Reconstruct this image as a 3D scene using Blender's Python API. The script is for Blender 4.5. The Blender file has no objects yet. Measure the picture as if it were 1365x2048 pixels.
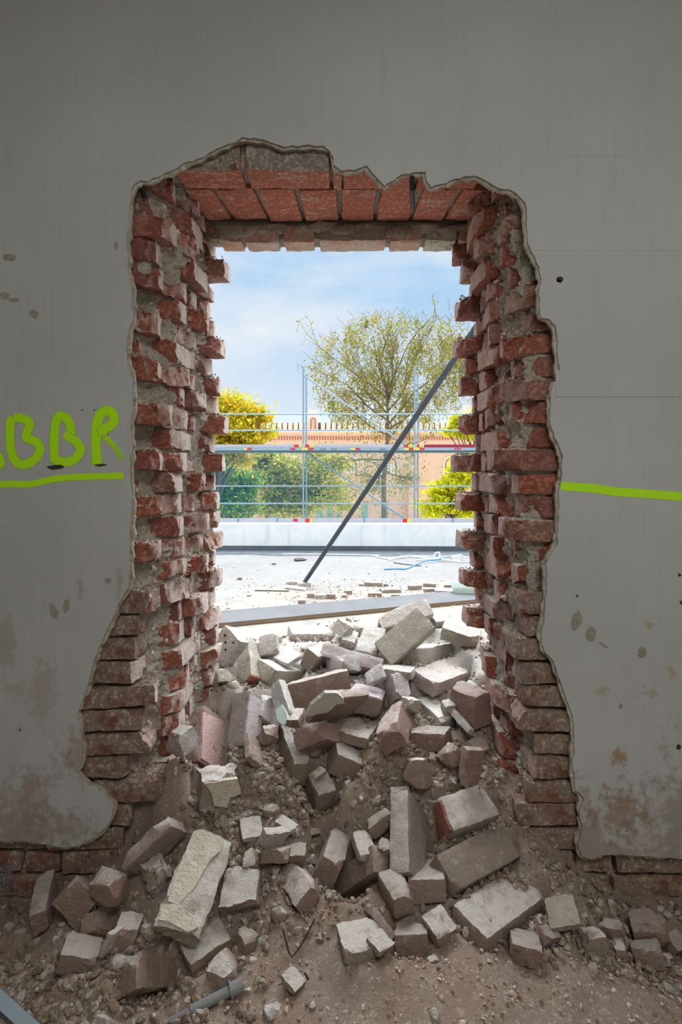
import bpy, bmesh, math, random
import numpy as np
from mathutils import Vector, Matrix, Quaternion, noise
from mathutils.geometry import tessellate_polygon

scene = bpy.context.scene
COL = scene.collection

# ------------------------------------------------------------------ camera, sky, light, exposure
FPX, CXP, CYP, CAM_H = 1134.0, 682.5, 950.0, 1.28      # focal length in px of a 1365x2048 frame, principal point, eye height
cam_d = bpy.data.cameras.new('camera'); cam = bpy.data.objects.new('camera', cam_d); COL.objects.link(cam)
cam.location = (0, 0, CAM_H); cam.rotation_euler = (math.pi/2, 0, 0)
cam_d.sensor_fit = 'HORIZONTAL'; cam_d.sensor_width = 36.0
cam_d.lens = 36.0*FPX/1365.0
cam_d.shift_y = -(1024.0-CYP)/1365.0
cam_d.clip_start = 0.05; cam_d.clip_end = 500
scene.camera = cam

def lin(r, g, b):
    f = lambda c: (c/255/12.92) if c/255 <= .04045 else ((c/255+.055)/1.055)**2.4
    return (f(r), f(g), f(b), 1.0)

def build_world():
    w = bpy.data.worlds.new('sky'); scene.world = w; w.use_nodes = True
    nt = w.node_tree; nt.nodes.clear(); N = nt.nodes.new; L = nt.links.new
    out = N('ShaderNodeOutputWorld'); bg = N('ShaderNodeBackground'); L(bg.outputs[0], out.inputs[0])
    tc = N('ShaderNodeTexCoord'); sep = N('ShaderNodeSeparateXYZ'); L(tc.outputs['Generated'], sep.inputs[0])
    ramp = N('ShaderNodeValToRGB'); L(sep.outputs['Z'], ramp.inputs[0])
    e = ramp.color_ramp.elements
    e[0].position = 0.0; e[0].color = lin(236, 243, 250)
    e[1].position = 1.0; e[1].color = lin(120, 178, 232)
    for p, c in ((.10, (226, 238, 250)), (.24, (188, 219, 248)), (.42, (160, 205, 246))):
        x = e.new(p); x.color = lin(*c)
    mp = N('ShaderNodeMapping'); mp.inputs['Scale'].default_value = (1.3, 1.3, 3.2); mp.inputs['Location'].default_value = (.35, .1, .2)
    L(tc.outputs['Generated'], mp.inputs[0])
    ns = N('ShaderNodeTexNoise'); ns.inputs['Scale'].default_value = 1.7; ns.inputs['Detail'].default_value = 7; ns.inputs['Roughness'].default_value = .55
    L(mp.outputs[0], ns.inputs['Vector'])
    cr = N('ShaderNodeValToRGB'); cr.color_ramp.elements[0].position = .46; cr.color_ramp.elements[1].position = .68
    L(ns.outputs['Fac'], cr.inputs[0])
    mix = N('ShaderNodeMix'); mix.data_type = 'RGBA'; mix.inputs['B'].default_value = lin(240, 245, 250)
    L(cr.outputs[0], mix.inputs['Factor']); L(ramp.outputs[0], mix.inputs['A'])
    L(mix.outputs['Result'], bg.inputs['Color']); bg.inputs['Strength'].default_value = SKY
SKY, SUN, ROOM, CEIL_FILL = .98, 9.6, 15.0, 57.0
build_world()
sd = bpy.data.lights.new('hazy_sun', 'SUN'); sun = bpy.data.objects.new('hazy_sun', sd); COL.objects.link(sun)
sd.energy = SUN; sd.angle = math.radians(85); sd.color = (.985, .99, 1.0)
sun.rotation_euler = Vector((.16, .42, .89)).to_track_quat('Z', 'Y').to_euler()
def window_light(x, z, w, h, power):
    a = bpy.data.lights.new('window_daylight', 'AREA'); o = bpy.data.objects.new('window_daylight', a); COL.objects.link(o)
    a.shape = 'RECTANGLE'; a.size = w; a.size_y = h; a.energy = power; a.color = (1.0, .985, .955)
    o.location = (x, -3.06, z); o.rotation_euler = (math.pi/2, 0, math.pi)
window_light(1.5, 1.5, 1.3, 1.7, ROOM); window_light(-1.3, 1.5, 1.3, 1.7, ROOM*.14)
a = bpy.data.lights.new('ceiling_fill', 'AREA'); o = bpy.data.objects.new('ceiling_fill', a); COL.objects.link(o)
a.shape = 'RECTANGLE'; a.size = 1.6; a.size_y = 1.2; a.energy = CEIL_FILL; a.color = (1.0, .985, .955); o.location = (.55, -.75, 3.40)  # fill lamp added under the ceiling to brighten the tops of the rubble
cy = scene.cycles; cy.max_bounces = 6; cy.diffuse_bounces = 3; cy.glossy_bounces = 2; cy.transparent_max_bounces = 6; cy.caustics_reflective = False; cy.caustics_refractive = False; cy.adaptive_threshold = .05
vs = scene.view_settings
vs.view_transform = 'Standard'; vs.look = 'None'; vs.gamma = 1.0; vs.exposure = 0.0; vs.use_curve_mapping = False

# ------------------------------------------------------------------ helpers
def W(px, py, Y):
    return Vector(((px-CXP)*Y/FPX, Y, CAM_H-(py-CYP)*Y/FPX))
YF = 1.89
def WX(px): return (px-CXP)/600.0
def WZ(py): return CAM_H-(py-CYP)/600.0

def link(o, parent=None, name=None):
    COL.objects.link(o)
    if parent is not None: o.parent = parent
    return o
def obj(name, verts, faces, mat, parent=None, mats=None, idx=None, smooth=False, sharp=None, loc=None):
    me = bpy.data.meshes.new(name)
    me.from_pydata([tuple(v) for v in verts], [], [tuple(int(i) for i in f) for f in faces])
    for m in (mats or [mat]): me.materials.append(m)
    if idx is not None: me.polygons.foreach_set('material_index', np.asarray(idx, dtype=np.int32))
    if smooth:
        me.polygons.foreach_set('use_smooth', np.ones(len(me.polygons), dtype=bool))
        if sharp: me.set_sharp_from_angle(angle=math.radians(sharp))
    me.update()
    o = bpy.data.objects.new(name, me)
    if loc is not None: o.location = loc
    return link(o, parent)
def tag(o, label, cat, group=None, kind=None):
    o['label'] = label
    if cat: o['category'] = cat
    if group: o['group'] = group
    if kind: o['kind'] = kind
    return o
def struct(o, label=None):
    o['kind'] = 'structure'
    if label: o['label'] = label
    return o
def empty(name, loc):
    o = bpy.data.objects.new(name, None); o.location = loc; o.empty_display_size = .1
    return link(o)
def under(root, o):                    # parent a world-placed part to its root
    o.parent = root; o.location = Vector(o.location)-Vector(root.location); return o

class MB:
    def __init__(s): s.v = []; s.f = []
    def add(s, v, f):
        k = len(s.v); s.v += [tuple(p) for p in v]; s.f += [tuple(i+k for i in q) for q in f]
    def box(s, x0, x1, y0, y1, z0, z1):
        s.add([(x0,y0,z0),(x1,y0,z0),(x1,y1,z0),(x0,y1,z0),(x0,y0,z1),(x1,y0,z1),(x1,y1,z1),(x0,y1,z1)],
              [(0,3,2,1),(4,5,6,7),(0,1,5,4),(1,2,6,5),(2,3,7,6),(3,0,4,7)])
    def tube(s, p, r, n=8, cap=True):
        p = [Vector(q) for q in p]; rs = r if isinstance(r, (list, tuple)) else [r]*len(p); k = len(s.v); 
        d0 = (p[1]-p[0]).normalized(); up = Vector((0,0,1)) if abs(d0.z) < .9 else Vector((1,0,0))
        a = d0.cross(up).normalized()
        for i, q in enumerate(p):
            d = (p[min(i+1, len(p)-1)]-p[max(i-1, 0)]).normalized()
            a = (a-d*a.dot(d)).normalized(); b = d.cross(a)
            for j in range(n):
                t = 2*math.pi*j/n; s.v.append(tuple(q+(a*math.cos(t)+b*math.sin(t))*rs[i]))
        for i in range(len(p)-1):
            for j in range(n):
                j2 = (j+1) % n
                s.f.append((k+i*n+j, k+i*n+j2, k+(i+1)*n+j2, k+(i+1)*n+j))
        if cap:
            s.f.append(tuple(k+j for j in reversed(range(n)))); s.f.append(tuple(k+(len(p)-1)*n+j for j in range(n)))
    def build(s, name, mat, parent=None, smooth=False, sharp=40, loc=None):
        return obj(name, s.v, s.f, mat, parent, smooth=smooth, sharp=sharp, loc=loc)

def fract(p, sc, octv=4, h=.9):
    return noise.fractal(Vector(p)*sc, h, 2.0, octv)

# ------------------------------------------------------------------ materials
def newmat(name):
    m = bpy.data.materials.new(name); m.use_nodes = True; nt = m.node_tree
    return m, nt, nt.nodes.new, nt.links.new, nt.nodes['Principled BSDF']
def coords(nt, N, L, kind='Object', scale=None):
    tc = N('ShaderNodeTexCoord')
    if scale is None: return tc.outputs[kind]
    mp = N('ShaderNodeMapping'); mp.inputs['Scale'].default_value = scale; L(tc.outputs[kind], mp.inputs[0]); return mp.outputs[0]
def nz(N, L, vec, scale, detail=5, rough=.6):
    n = N('ShaderNodeTexNoise'); n.inputs['Scale'].default_value = scale; n.inputs['Detail'].default_value = min(detail, 4); n.inputs['Roughness'].default_value = rough
    if vec is not None: L(vec, n.inputs['Vector'])
    return n.outputs['Fac']
def ramp(N, L, fac, p0, p1, c0=(0,0,0,1), c1=(1,1,1,1)):
    r = N('ShaderNodeValToRGB'); e = r.color_ramp.elements; e[0].position = p0; e[1].position = p1; e[0].color = c0; e[1].color = c1
    L(fac, r.inputs[0]); return r.outputs[0]
def mixc(N, L, fac, a, b, mode='MIX'):
    m = N('ShaderNodeMix'); m.data_type = 'RGBA'; m.blend_type = mode
    for s, v in (('Factor', fac), ('A', a), ('B', b)):
        if hasattr(v, 'is_output'): L(v, m.inputs[s])
        else: m.inputs[s].default_value = v
    return m.outputs['Result']
def math2(N, L, op, a, b=None):
    m = N('ShaderNodeMath'); m.operation = op
    for i, v in enumerate((a, b)):
        if v is None: continue
        if hasattr(v, 'is_output'): L(v, m.inputs[i])
        else: m.inputs[i].default_value = v
    return m.outputs[0]
def bump(N, L, bsdf, h, strength=.5, dist=.01):
    b = N('ShaderNodeBump'); b.inputs['Strength'].default_value = strength; b.inputs['Distance'].default_value = dist
    L(h, b.inputs['Height']); L(b.outputs[0], bsdf.inputs['Normal'])
def upmask(N, L, lo, hi):
    g = N('ShaderNodeNewGeometry'); s = N('ShaderNodeSeparateXYZ'); L(g.outputs['Normal'], s.inputs[0])
    return ramp(N, L, s.outputs['Z'], lo, hi)
def rnd_vec(N, L):
    """object coordinates shifted by a per-object random so that copies differ"""
    tc = N('ShaderNodeTexCoord'); oi = N('ShaderNodeObjectInfo')
    m = math2(N, L, 'MULTIPLY', oi.outputs['Random'], 37.0)
    a = N('ShaderNodeVectorMath'); a.operation = 'ADD'; L(tc.outputs['Object'], a.inputs[0]); L(m, a.inputs[1])
    return a.outputs[0], oi

def simple(name, col, rough=.7, metal=0.0, var=.0, vscale=8, bmp=0, bscale=60):
    m, nt, N, L, b = newmat(name)
    b.inputs['Roughness'].default_value = rough; b.inputs['Metallic'].default_value = metal
    if var or bmp:
        v = coords(nt, N, L)
        n = nz(N, L, v, vscale)
        dark = tuple(c*(1-var) for c in col[:3])+(1,); lite = tuple(min(1, c*(1+var)) for c in col[:3])+(1,)
        L(ramp(N, L, n, .3, .7, dark, lite), b.inputs['Base Color'])
        if bmp: bump(N, L, b, nz(N, L, v, bscale), bmp, .01)
    else: b.inputs['Base Color'].default_value = col
    return m

def mat_plaster():
    m, nt, N, L, b = newmat('wall_paint')
    v = coords(nt, N, L); sep = N('ShaderNodeSeparateXYZ'); L(v, sep.inputs[0]); X, Z = sep.outputs['X'], sep.outputs['Z']
    big = nz(N, L, v, 1.6, 4); base = ramp(N, L, big, .3, .7, lin(172,174,172), lin(184,186,186))
    # vertical brush and trowel marks
    vs_ = coords(nt, N, L, 'Object', (26, 1, 1.2)); st = nz(N, L, vs_, 2.0, 6, .7)
    base = mixc(N, L, math2(N, L, 'MULTIPLY', ramp(N, L, st, .52, .75), .16), base, lin(142,140,130))
    # grime low on the wall: brown speckle and splashes
    sp = nz(N, L, v, 34, 8, .72); zl = ramp(N, L, Z, .0, 1.0); zr = N('ShaderNodeMapRange'); L(Z, zr.inputs[0])
    zr.inputs['From Min'].default_value = .75; zr.inputs['From Max'].default_value = .02
    patch = nz(N, L, v, 4.2, 5, .6)
    thr = math2(N, L, 'ADD', math2(N, L, 'MULTIPLY', sp, .55), math2(N, L, 'MULTIPLY', patch, .75))
    low = math2(N, L, 'ADD', thr, math2(N, L, 'MULTIPLY', zr.outputs[0], .30))
    base = mixc(N, L, math2(N, L, 'MULTIPLY', ramp(N, L, low, .84, .97), .6), base, lin(136,116,96))
    # one big brown splash right of the opening, low
    def blob(cx, cz, rx, rz, col, k, lo=.35, hi=.75):
        nonlocal base
        dx = math2(N, L, 'DIVIDE', math2(N, L, 'SUBTRACT', X, cx), rx); dz = math2(N, L, 'DIVIDE', math2(N, L, 'SUBTRACT', Z, cz), rz)
        d = math2(N, L, 'SQRT', math2(N, L, 'ADD', math2(N, L, 'MULTIPLY', dx, dx), math2(N, L, 'MULTIPLY', dz, dz)))
        f = math2(N, L, 'ADD', math2(N, L, 'SUBTRACT', 1.0, d), math2(N, L, 'MULTIPLY', math2(N, L, 'SUBTRACT', sp, .5), 2.2))
        base = mixc(N, L, math2(N, L, 'MULTIPLY', ramp(N, L, f, lo, hi), k), base, col)
    blob(.93, .16, .17, .16, lin(140,112,90), .65); blob(.93, .34, .05, .06, lin(150,120,80), .8); blob(1.03, .78, .03, .02, lin(160,150,100), .7)
    blob(.87, .56, .045, .02, lin(160,150,100), .7); blob(1.04, .55, .05, .025, lin(150,140,100), .5); blob(1.10, .63, .03, .04, lin(160,135,80), .6)
    blob(-.95, .10, .22, .12, lin(134,120,100), .4); blob(-.88, .35, .07, .18, lin(140,112,90), .5); blob(-1.0, .55, .08, .2, lin(150,140,122), .5)
    blob(-1.12, .72, .05, .14, lin(150,148,130), .6, .2, .5); blob(-1.08, .56, .08, .06, lin(160,158,140), .6)
    blob(-.87, .90, .02, .10, lin(150,125,105), .5); blob(-.74, .92, .02, .12, lin(140,120,105), .45); blob(-.78, .93, .02, .02, lin(120,72,50), .6)
    L(base, b.inputs['Base Color']); b.inputs['Roughness'].default_value = .75
    h = math2(N, L, 'ADD', math2(N, L, 'MULTIPLY', st, .5), math2(N, L, 'MULTIPLY', sp, .5))
    bump(N, L, b, h, .35, .006)
    return m
def mat_undercoat():
    m, nt, N, L, b = newmat('rough_undercoat')
    v = coords(nt, N, L); n = nz(N, L, v, 40, 8, .7); n2 = nz(N, L, v, 6, 3)
    c = ramp(N, L, n2, .35, .7, lin(168,160,142), lin(196,190,176)); c = mixc(N, L, ramp(N, L, n, .3, .5), lin(112,100,86), c)
    L(c, b.inputs['Base Color']); b.inputs['Roughness'].default_value = .95; bump(N, L, b, n, .9, .012); return m
def mat_mortar():
    m, nt, N, L, b = newmat('lime_mortar')
    v = coords(nt, N, L); n = nz(N, L, v, 70, 8, .75); n2 = nz(N, L, v, 9, 4)
    c = ramp(N, L, n2, .3, .7, lin(200,188,168), lin(224,215,200)); c = mixc(N, L, ramp(N, L, n, .30, .48), lin(132,114,98), c)
    L(c, b.inputs['Base Color']); b.inputs['Roughness'].default_value = .95; bump(N, L, b, math2(N, L, 'ADD', n, nz(N, L, v, 26, 6, .7)), 1.0, .03); return m
def mat_wallbrick(skin):
    """bricks still in the wall: skin = bedded faces with lime film and painted outside light on the ends, otherwise the raw red break"""
    m, nt, N, L, b = newmat('wall_brick_skin' if skin else 'wall_brick_break')
    v, oi = rnd_vec(N, L)
    n1 = nz(N, L, v, 15, 8, .7); n2 = nz(N, L, v, 70, 9, .75); n3 = nz(N, L, v, 6, 3)
    r = N('ShaderNodeValToRGB'); e = r.color_ramp.elements; e[0].position = 0; e[0].color = lin(126,70,60); e[1].position = 1; e[1].color = lin(186,146,126)
    for p, c in ((.25, (180,102,80)), (.5, (198,116,86)), (.75, (160,96,82))): x = e.new(p); x.color = lin(*c)
    L(oi.outputs['Random'], r.inputs[0])
    red = mixc(N, L, math2(N, L, 'MULTIPLY', ramp(N, L, n1, .35, .7), .55), r.outputs[0], lin(178,116,96))
    red = mixc(N, L, math2(N, L, 'MULTIPLY', ramp(N, L, n2, .46, .32), .6), red, lin(84,46,40))
    g = N('ShaderNodeNewGeometry'); sx = N('ShaderNodeSeparateXYZ'); L(g.outputs['Normal'], sx.inputs[0]); ax = math2(N, L, 'ABSOLUTE', sx.outputs['X'])
    sv = N('ShaderNodeMapping'); sv.inputs['Scale'].default_value = (30, 30, 9); L(v, sv.inputs[0]); st = nz(N, L, sv.outputs[0], 1.4, 8, .75)
    film = mixc(N, L, n3, lin(222,200,192), lin(214,206,194))
    k = math2(N, L, 'MULTIPLY', ramp(N, L, ax, .62, .92), 1.0 if skin else .85)  # whitens faces turned along x: part lime, part light from outside
    k = math2(N, L, 'ADD', k, .10 if skin else .03)
    so = N('ShaderNodeSeparateColor'); L(oi.outputs['Color'], so.inputs[0]); k = math2(N, L, 'MULTIPLY', k, so.outputs[0])
    f = math2(N, L, 'MULTIPLY', ramp(N, L, math2(N, L, 'ADD', math2(N, L, 'MULTIPLY', st, .7), math2(N, L, 'MULTIPLY', n1, .3)), .32, .5), k)
    red = mixc(N, L, f, red, film)
    dust = math2(N, L, 'MULTIPLY', upmask(N, L, .72, .95), ramp(N, L, n1, .25, .5))
    c = mixc(N, L, dust, red, lin(206,192,176))
    L(c, b.inputs['Base Color']); b.inputs['Roughness'].default_value = .92
    bump(N, L, b, math2(N, L, 'ADD', n2, math2(N, L, 'MULTIPLY', n1, 1.5)), .9, .010)
    return m
def mat_lintelbrick():
    m, nt, N, L, b = newmat('lintel_brick')
    v, oi = rnd_vec(N, L); n1 = nz(N, L, v, 10, 6, .65); n2 = nz(N, L, v, 70, 8, .7)
    sv = N('ShaderNodeMapping'); sv.inputs['Scale'].default_value = (6, 20, 20); L(v, sv.inputs[0]); n3 = nz(N, L, sv.outputs[0], 1.2, 6, .7)
    t = mixc(N, L, oi.outputs['Random'], lin(212,134,110), lin(198,124,102))
    c = mixc(N, L, math2(N, L, 'MULTIPLY', ramp(N, L, n3, .52, .68), .75), t, lin(228,206,192)); c = mixc(N, L, math2(N, L, 'MULTIPLY', ramp(N, L, n2, .46, .34), .5), c, lin(112,58,46))
    L(c, b.inputs['Base Color']); b.inputs['Roughness'].default_value = .92
    bump(N, L, b, math2(N, L, 'ADD', n2, n1), .6, .007); return m
def mat_lintelpale():
    m, nt, N, L, b = newmat('dusty_lintel_brick')
    v, oi = rnd_vec(N, L); n1 = nz(N, L, v, 10, 6, .65); n2 = nz(N, L, v, 80, 8, .75)
    c = mixc(N, L, ramp(N, L, n1, .4, .62), lin(216,166,144), lin(224,208,194)); c = mixc(N, L, math2(N, L, 'MULTIPLY', ramp(N, L, n2, .44, .32), .5), c, lin(130,100,88))
    L(c, b.inputs['Base Color']); b.inputs['Roughness'].default_value = .92; bump(N, L, b, math2(N, L, 'ADD', n2, n1), .7, .008); return m
def mat_facebrick():
    m, nt, N, L, b = newmat('old_face_brick')
    v, oi = rnd_vec(N, L); n1 = nz(N, L, v, 16, 7, .7); n2 = nz(N, L, v, 70, 8, .7)
    c = mixc(N, L, ramp(N, L, n1, .36, .54), lin(130,86,70), lin(176,164,148)); c = mixc(N, L, math2(N, L, 'MULTIPLY', ramp(N, L, n2, .44, .32), .6), c, lin(96,66,54))
    L(c, b.inputs['Base Color']); b.inputs['Roughness'].default_value = .95; bump(N, L, b, math2(N, L, 'ADD', n2, n1), .7, .008); return m
def mat_greyface():
    m, nt, N, L, b = newmat('mortar_smeared_face')
    v, oi = rnd_vec(N, L); n1 = nz(N, L, v, 16, 7, .7); n2 = nz(N, L, v, 70, 8, .7)
    c = mixc(N, L, ramp(N, L, n1, .56, .62), lin(166,158,148), lin(120,66,52)); c = mixc(N, L, math2(N, L, 'MULTIPLY', ramp(N, L, n2, .46, .34), .6), c, lin(96,80,72))
    L(c, b.inputs['Base Color']); b.inputs['Roughness'].default_value = .95; bump(N, L, b, math2(N, L, 'ADD', n2, n1), .7, .008); return m
def mat_loose(brk):
    m, nt, N, L, b = newmat('loose_brick_break' if brk else 'loose_brick_skin')
    v, oi = rnd_vec(N, L); n1 = nz(N, L, v, 13, 6, .65); n2 = nz(N, L, v, 75, 8, .75); n3 = nz(N, L, v, 26, 6, .7)
    c = oi.outputs['Color']
    if brk: c = mixc(N, L, .45, c, lin(158,92,72))
    c = mixc(N, L, math2(N, L, 'MULTIPLY', ramp(N, L, n1, .35, .65), .3), c, mixc(N, L, .5, c, lin(150,112,92)))
    c = mixc(N, L, math2(N, L, 'MULTIPLY', ramp(N, L, n3, .56, .66), .7), c, lin(205,194,176))
    c = mixc(N, L, math2(N, L, 'MULTIPLY', ramp(N, L, n2, .40, .28), .5), c, lin(110,88,74))
    c = mixc(N, L, .2, c, lin(222,215,206))
    up = math2(N, L, 'MULTIPLY', upmask(N, L, .62, .92), ramp(N, L, n3, .28, .5))
    c = mixc(N, L, math2(N, L, 'MULTIPLY', math2(N, L, 'MULTIPLY', up, .9), oi.outputs['Alpha']), c, lin(228,223,215))
    L(c, b.inputs['Base Color']); b.inputs['Roughness'].default_value = .95
    bump(N, L, b, math2(N, L, 'ADD', math2(N, L, 'ADD', n2, n3), math2(N, L, 'MULTIPLY', nz(N, L, v, 220, 4, .7), .5)), 1.0, .011); return m
def mat_sand():
    m, nt, N, L, b = newmat('sand_and_brick_dust')
    v = coords(nt, N, L); n1 = nz(N, L, v, 5, 5, .6); n2 = nz(N, L, v, 60, 9, .8); n3 = nz(N, L, v, 240, 4, .7)
    c = ramp(N, L, n1, .35, .65, lin(206,184,164), lin(222,208,194)); c = mixc(N, L, math2(N, L, 'MULTIPLY', ramp(N, L, n2, .42, .3), .5), c, lin(140,112,92))
    c = mixc(N, L, ramp(N, L, n3, .6, .75), c, lin(214,202,188))
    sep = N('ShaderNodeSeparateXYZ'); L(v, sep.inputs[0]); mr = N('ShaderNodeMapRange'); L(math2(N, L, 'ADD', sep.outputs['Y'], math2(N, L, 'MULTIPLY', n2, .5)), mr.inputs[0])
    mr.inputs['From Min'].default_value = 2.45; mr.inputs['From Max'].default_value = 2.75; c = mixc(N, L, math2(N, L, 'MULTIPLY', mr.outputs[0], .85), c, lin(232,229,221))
    L(c, b.inputs['Base Color']); b.inputs['Roughness'].default_value = 1.0
    bump(N, L, b, math2(N, L, 'ADD', math2(N, L, 'MULTIPLY', n2, 1.4), n3), .9, .012); return m
def mat_pebble():
    m, nt, N, L, b = newmat('gravel')
    a = N('ShaderNodeAttribute'); a.attribute_name = 'Col'
    v = coords(nt, N, L); n = nz(N, L, v, 160, 5, .7)
    c = mixc(N, L, ramp(N, L, n, .55, .3), a.outputs['Color'], mixc(N, L, .5, a.outputs['Color'], lin(80,64,54)))
    L(c, b.inputs['Base Color']); b.inputs['Roughness'].default_value = .97; bump(N, L, b, n, .6, .004); return m
def mat_concrete():
    m, nt, N, L, b = newmat('pale_screed')
    v = coords(nt, N, L); n1 = nz(N, L, v, .9, 5, .6); n2 = nz(N, L, v, 9, 8, .75)
    c = ramp(N, L, n1, .35, .65, lin(131,135,138), lin(145,150,153)); c = mixc(N, L, math2(N, L, 'MULTIPLY', ramp(N, L, n2, .42, .28), .5), c, lin(112,106,98))
    sep = N('ShaderNodeSeparateXYZ'); L(v, sep.inputs[0]); mr = N('ShaderNodeMapRange'); L(sep.outputs['Y'], mr.inputs[0])
    mr.inputs['From Min'].default_value = 7.4; mr.inputs['From Max'].default_value = 5.6
    f = math2(N, L, 'MULTIPLY', mr.outputs[0], ramp(N, L, nz(N, L, v, 2.2, 7, .7), .36, .6))
    c = mixc(N, L, math2(N, L, 'MULTIPLY', f, .8), c, lin(160,148,132))
    L(c, b.inputs['Base Color']); b.inputs['Roughness'].default_value = .85; bump(N, L, b, n2, .3, .01); return m
def mat_parapet():
    m, nt, N, L, b = newmat('whitewashed_parapet')
    v = coords(nt, N, L); n1 = nz(N, L, v, 2, 6, .65); s = coords(nt, N, L, 'Object', (5, 1, .6)); n2 = nz(N, L, s, 1.5, 6, .7)
    c = ramp(N, L, n1, .3, .6, lin(226,232,238), lin(246,248,250)); c = mixc(N, L, math2(N, L, 'MULTIPLY', ramp(N, L, n2, .58, .75), .45), c, lin(190,206,222))
    L(c, b.inputs['Base Color']); b.inputs['Roughness'].default_value = .8; return m
def mat_leaf(name, c0, c1, c2=None):
    m, nt, N, L, b = newmat(name)
    a = N('ShaderNodeAttribute'); a.attribute_name = 'Rnd'
    r = N('ShaderNodeValToRGB'); e = r.color_ramp.elements; e[0].color = c0; e[1].color = c1
    if c2: x = e.new(.85); x.color = c1; e[-1].color = c2
    L(a.outputs['Fac'], r.inputs[0]); L(r.outputs[0], b.inputs['Base Color']); b.inputs['Roughness'].default_value = .6
    tr = N('ShaderNodeBsdfTranslucent'); L(r.outputs[0], tr.inputs[0])
    mx = N('ShaderNodeMixShader'); mx.inputs[0].default_value = .62
    L(b.outputs[0], mx.inputs[1]); L(tr.outputs[0], mx.inputs[2]); L(mx.outputs[0], nt.nodes['Material Output'].inputs[0]); return m
def mat_spray():
    m, nt, N, L, b = newmat('lime_spray_paint')
    b.inputs['Base Color'].default_value = (.47, .93, .0, 1); b.inputs['Roughness'].default_value = .6
    a = N('ShaderNodeAttribute'); a.attribute_name = 'Alpha'; n = nz(N, L, coords(nt, N, L), 260, 3, .8)
    f = math2(N, L, 'SUBTRACT', math2(N, L, 'MULTIPLY', a.outputs['Fac'], 1.9), n)
    f = ramp(N, L, f, .0, .55)
    tr = N('ShaderNodeBsdfTransparent'); mx = N('ShaderNodeMixShader'); L(f, mx.inputs[0]); L(tr.outputs[0], mx.inputs[1]); L(b.outputs[0], mx.inputs[2])
    L(mx.outputs[0], nt.nodes['Material Output'].inputs[0]); return m

M = dict(lpale=mat_lintelpale(), greyface=mat_greyface(), paint=mat_plaster(), under=mat_undercoat(), mortar=mat_mortar(), skin=mat_wallbrick(True), brk=mat_wallbrick(False), lintel=mat_lintelbrick(), face=mat_facebrick(),
         lskin=mat_loose(False), lbrk=mat_loose(True), sand=mat_sand(), pebble=mat_pebble(), screed=mat_concrete(), parapet=mat_parapet(), spray=mat_spray(),
         room=simple('room_plaster', lin(205,200,190), .9, var=.05), outer=simple('pale_bounce_cladding', lin(226,224,216), .9, var=.05), darkpit=simple('dark_gouge', lin(58,54,50), .95),
         bare=simple('bare_render', lin(150,147,134), .95, var=.15, vscale=60, bmp=.6), iron=simple('old_iron', lin(52,52,54), .55, .4, var=.2, vscale=40),
         steel=simple('grey_tube_steel', lin(70,76,84), .38, .6, var=.12, vscale=6), galv=simple('galvanised_steel', lin(150,172,186), .45, .55, var=.06, vscale=20),
         pvc=simple('grey_pvc', lin(128,130,130), .45, var=.1, vscale=30), pvcw=simple('white_conduit', lin(236,240,242), .4), blue=simple('blue_hose', lin(90,150,200), .5),
         felt=simple('roofing_felt', lin(92,100,108), .9, var=.25, vscale=6), board=simple('weathered_board', lin(100,102,104), .85, var=.12, vscale=5, bmp=.2, bscale=20),
         boardedge=simple('board_edge', lin(128,106,84), .85, var=.1), toe=simple('toe_board', lin(196,196,206), .8, var=.08, vscale=3), toered=simple('red_toe_board', lin(170,40,72), .7),
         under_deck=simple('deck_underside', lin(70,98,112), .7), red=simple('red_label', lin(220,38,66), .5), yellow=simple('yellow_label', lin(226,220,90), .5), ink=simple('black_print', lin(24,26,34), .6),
         net=simple('blue_net_twine', lin(60,160,190), .7), strap=simple('blue_strap', lin(40,120,200), .6), bark=simple('grey_bark', lin(96,84,72), .9, var=.2, vscale=6), birchbark=simple('birch_bark', lin(128,112,94), .85, var=.3, vscale=5),
         facade=simple('pink_brick_facade', lin(246,204,174), .9, var=.08, vscale=1.2), stone=simple('pale_stone', lin(248,232,214), .9), redbr=simple('red_brick_detail', lin(206,112,84), .9), slot=simple('shadow_slot', lin(120,90,84), .9),
         slate=simple('slate_roof', lin(120,130,136), .8, var=.06, vscale=1.5), glass=simple('window_glass', lin(150,190,170), .2), white=simple('white_tracery', lin(250,250,246), .8),
         bounce_yard=simple('pale_bounce_yard', lin(206,200,182), .95, var=.2, vscale=.3), wire=simple('black_wire', lin(40,38,38), .5), zinc=simple('zinc_profile', lin(176,196,210), .35, .6), zincshade=simple('zinc_profile_shaded', lin(84,88,88), .5, .5),
         mesh=simple('wire_gauze', lin(110,112,116), .5, .5), rust=simple('rust_rod', lin(70,60,54), .8))

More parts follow.
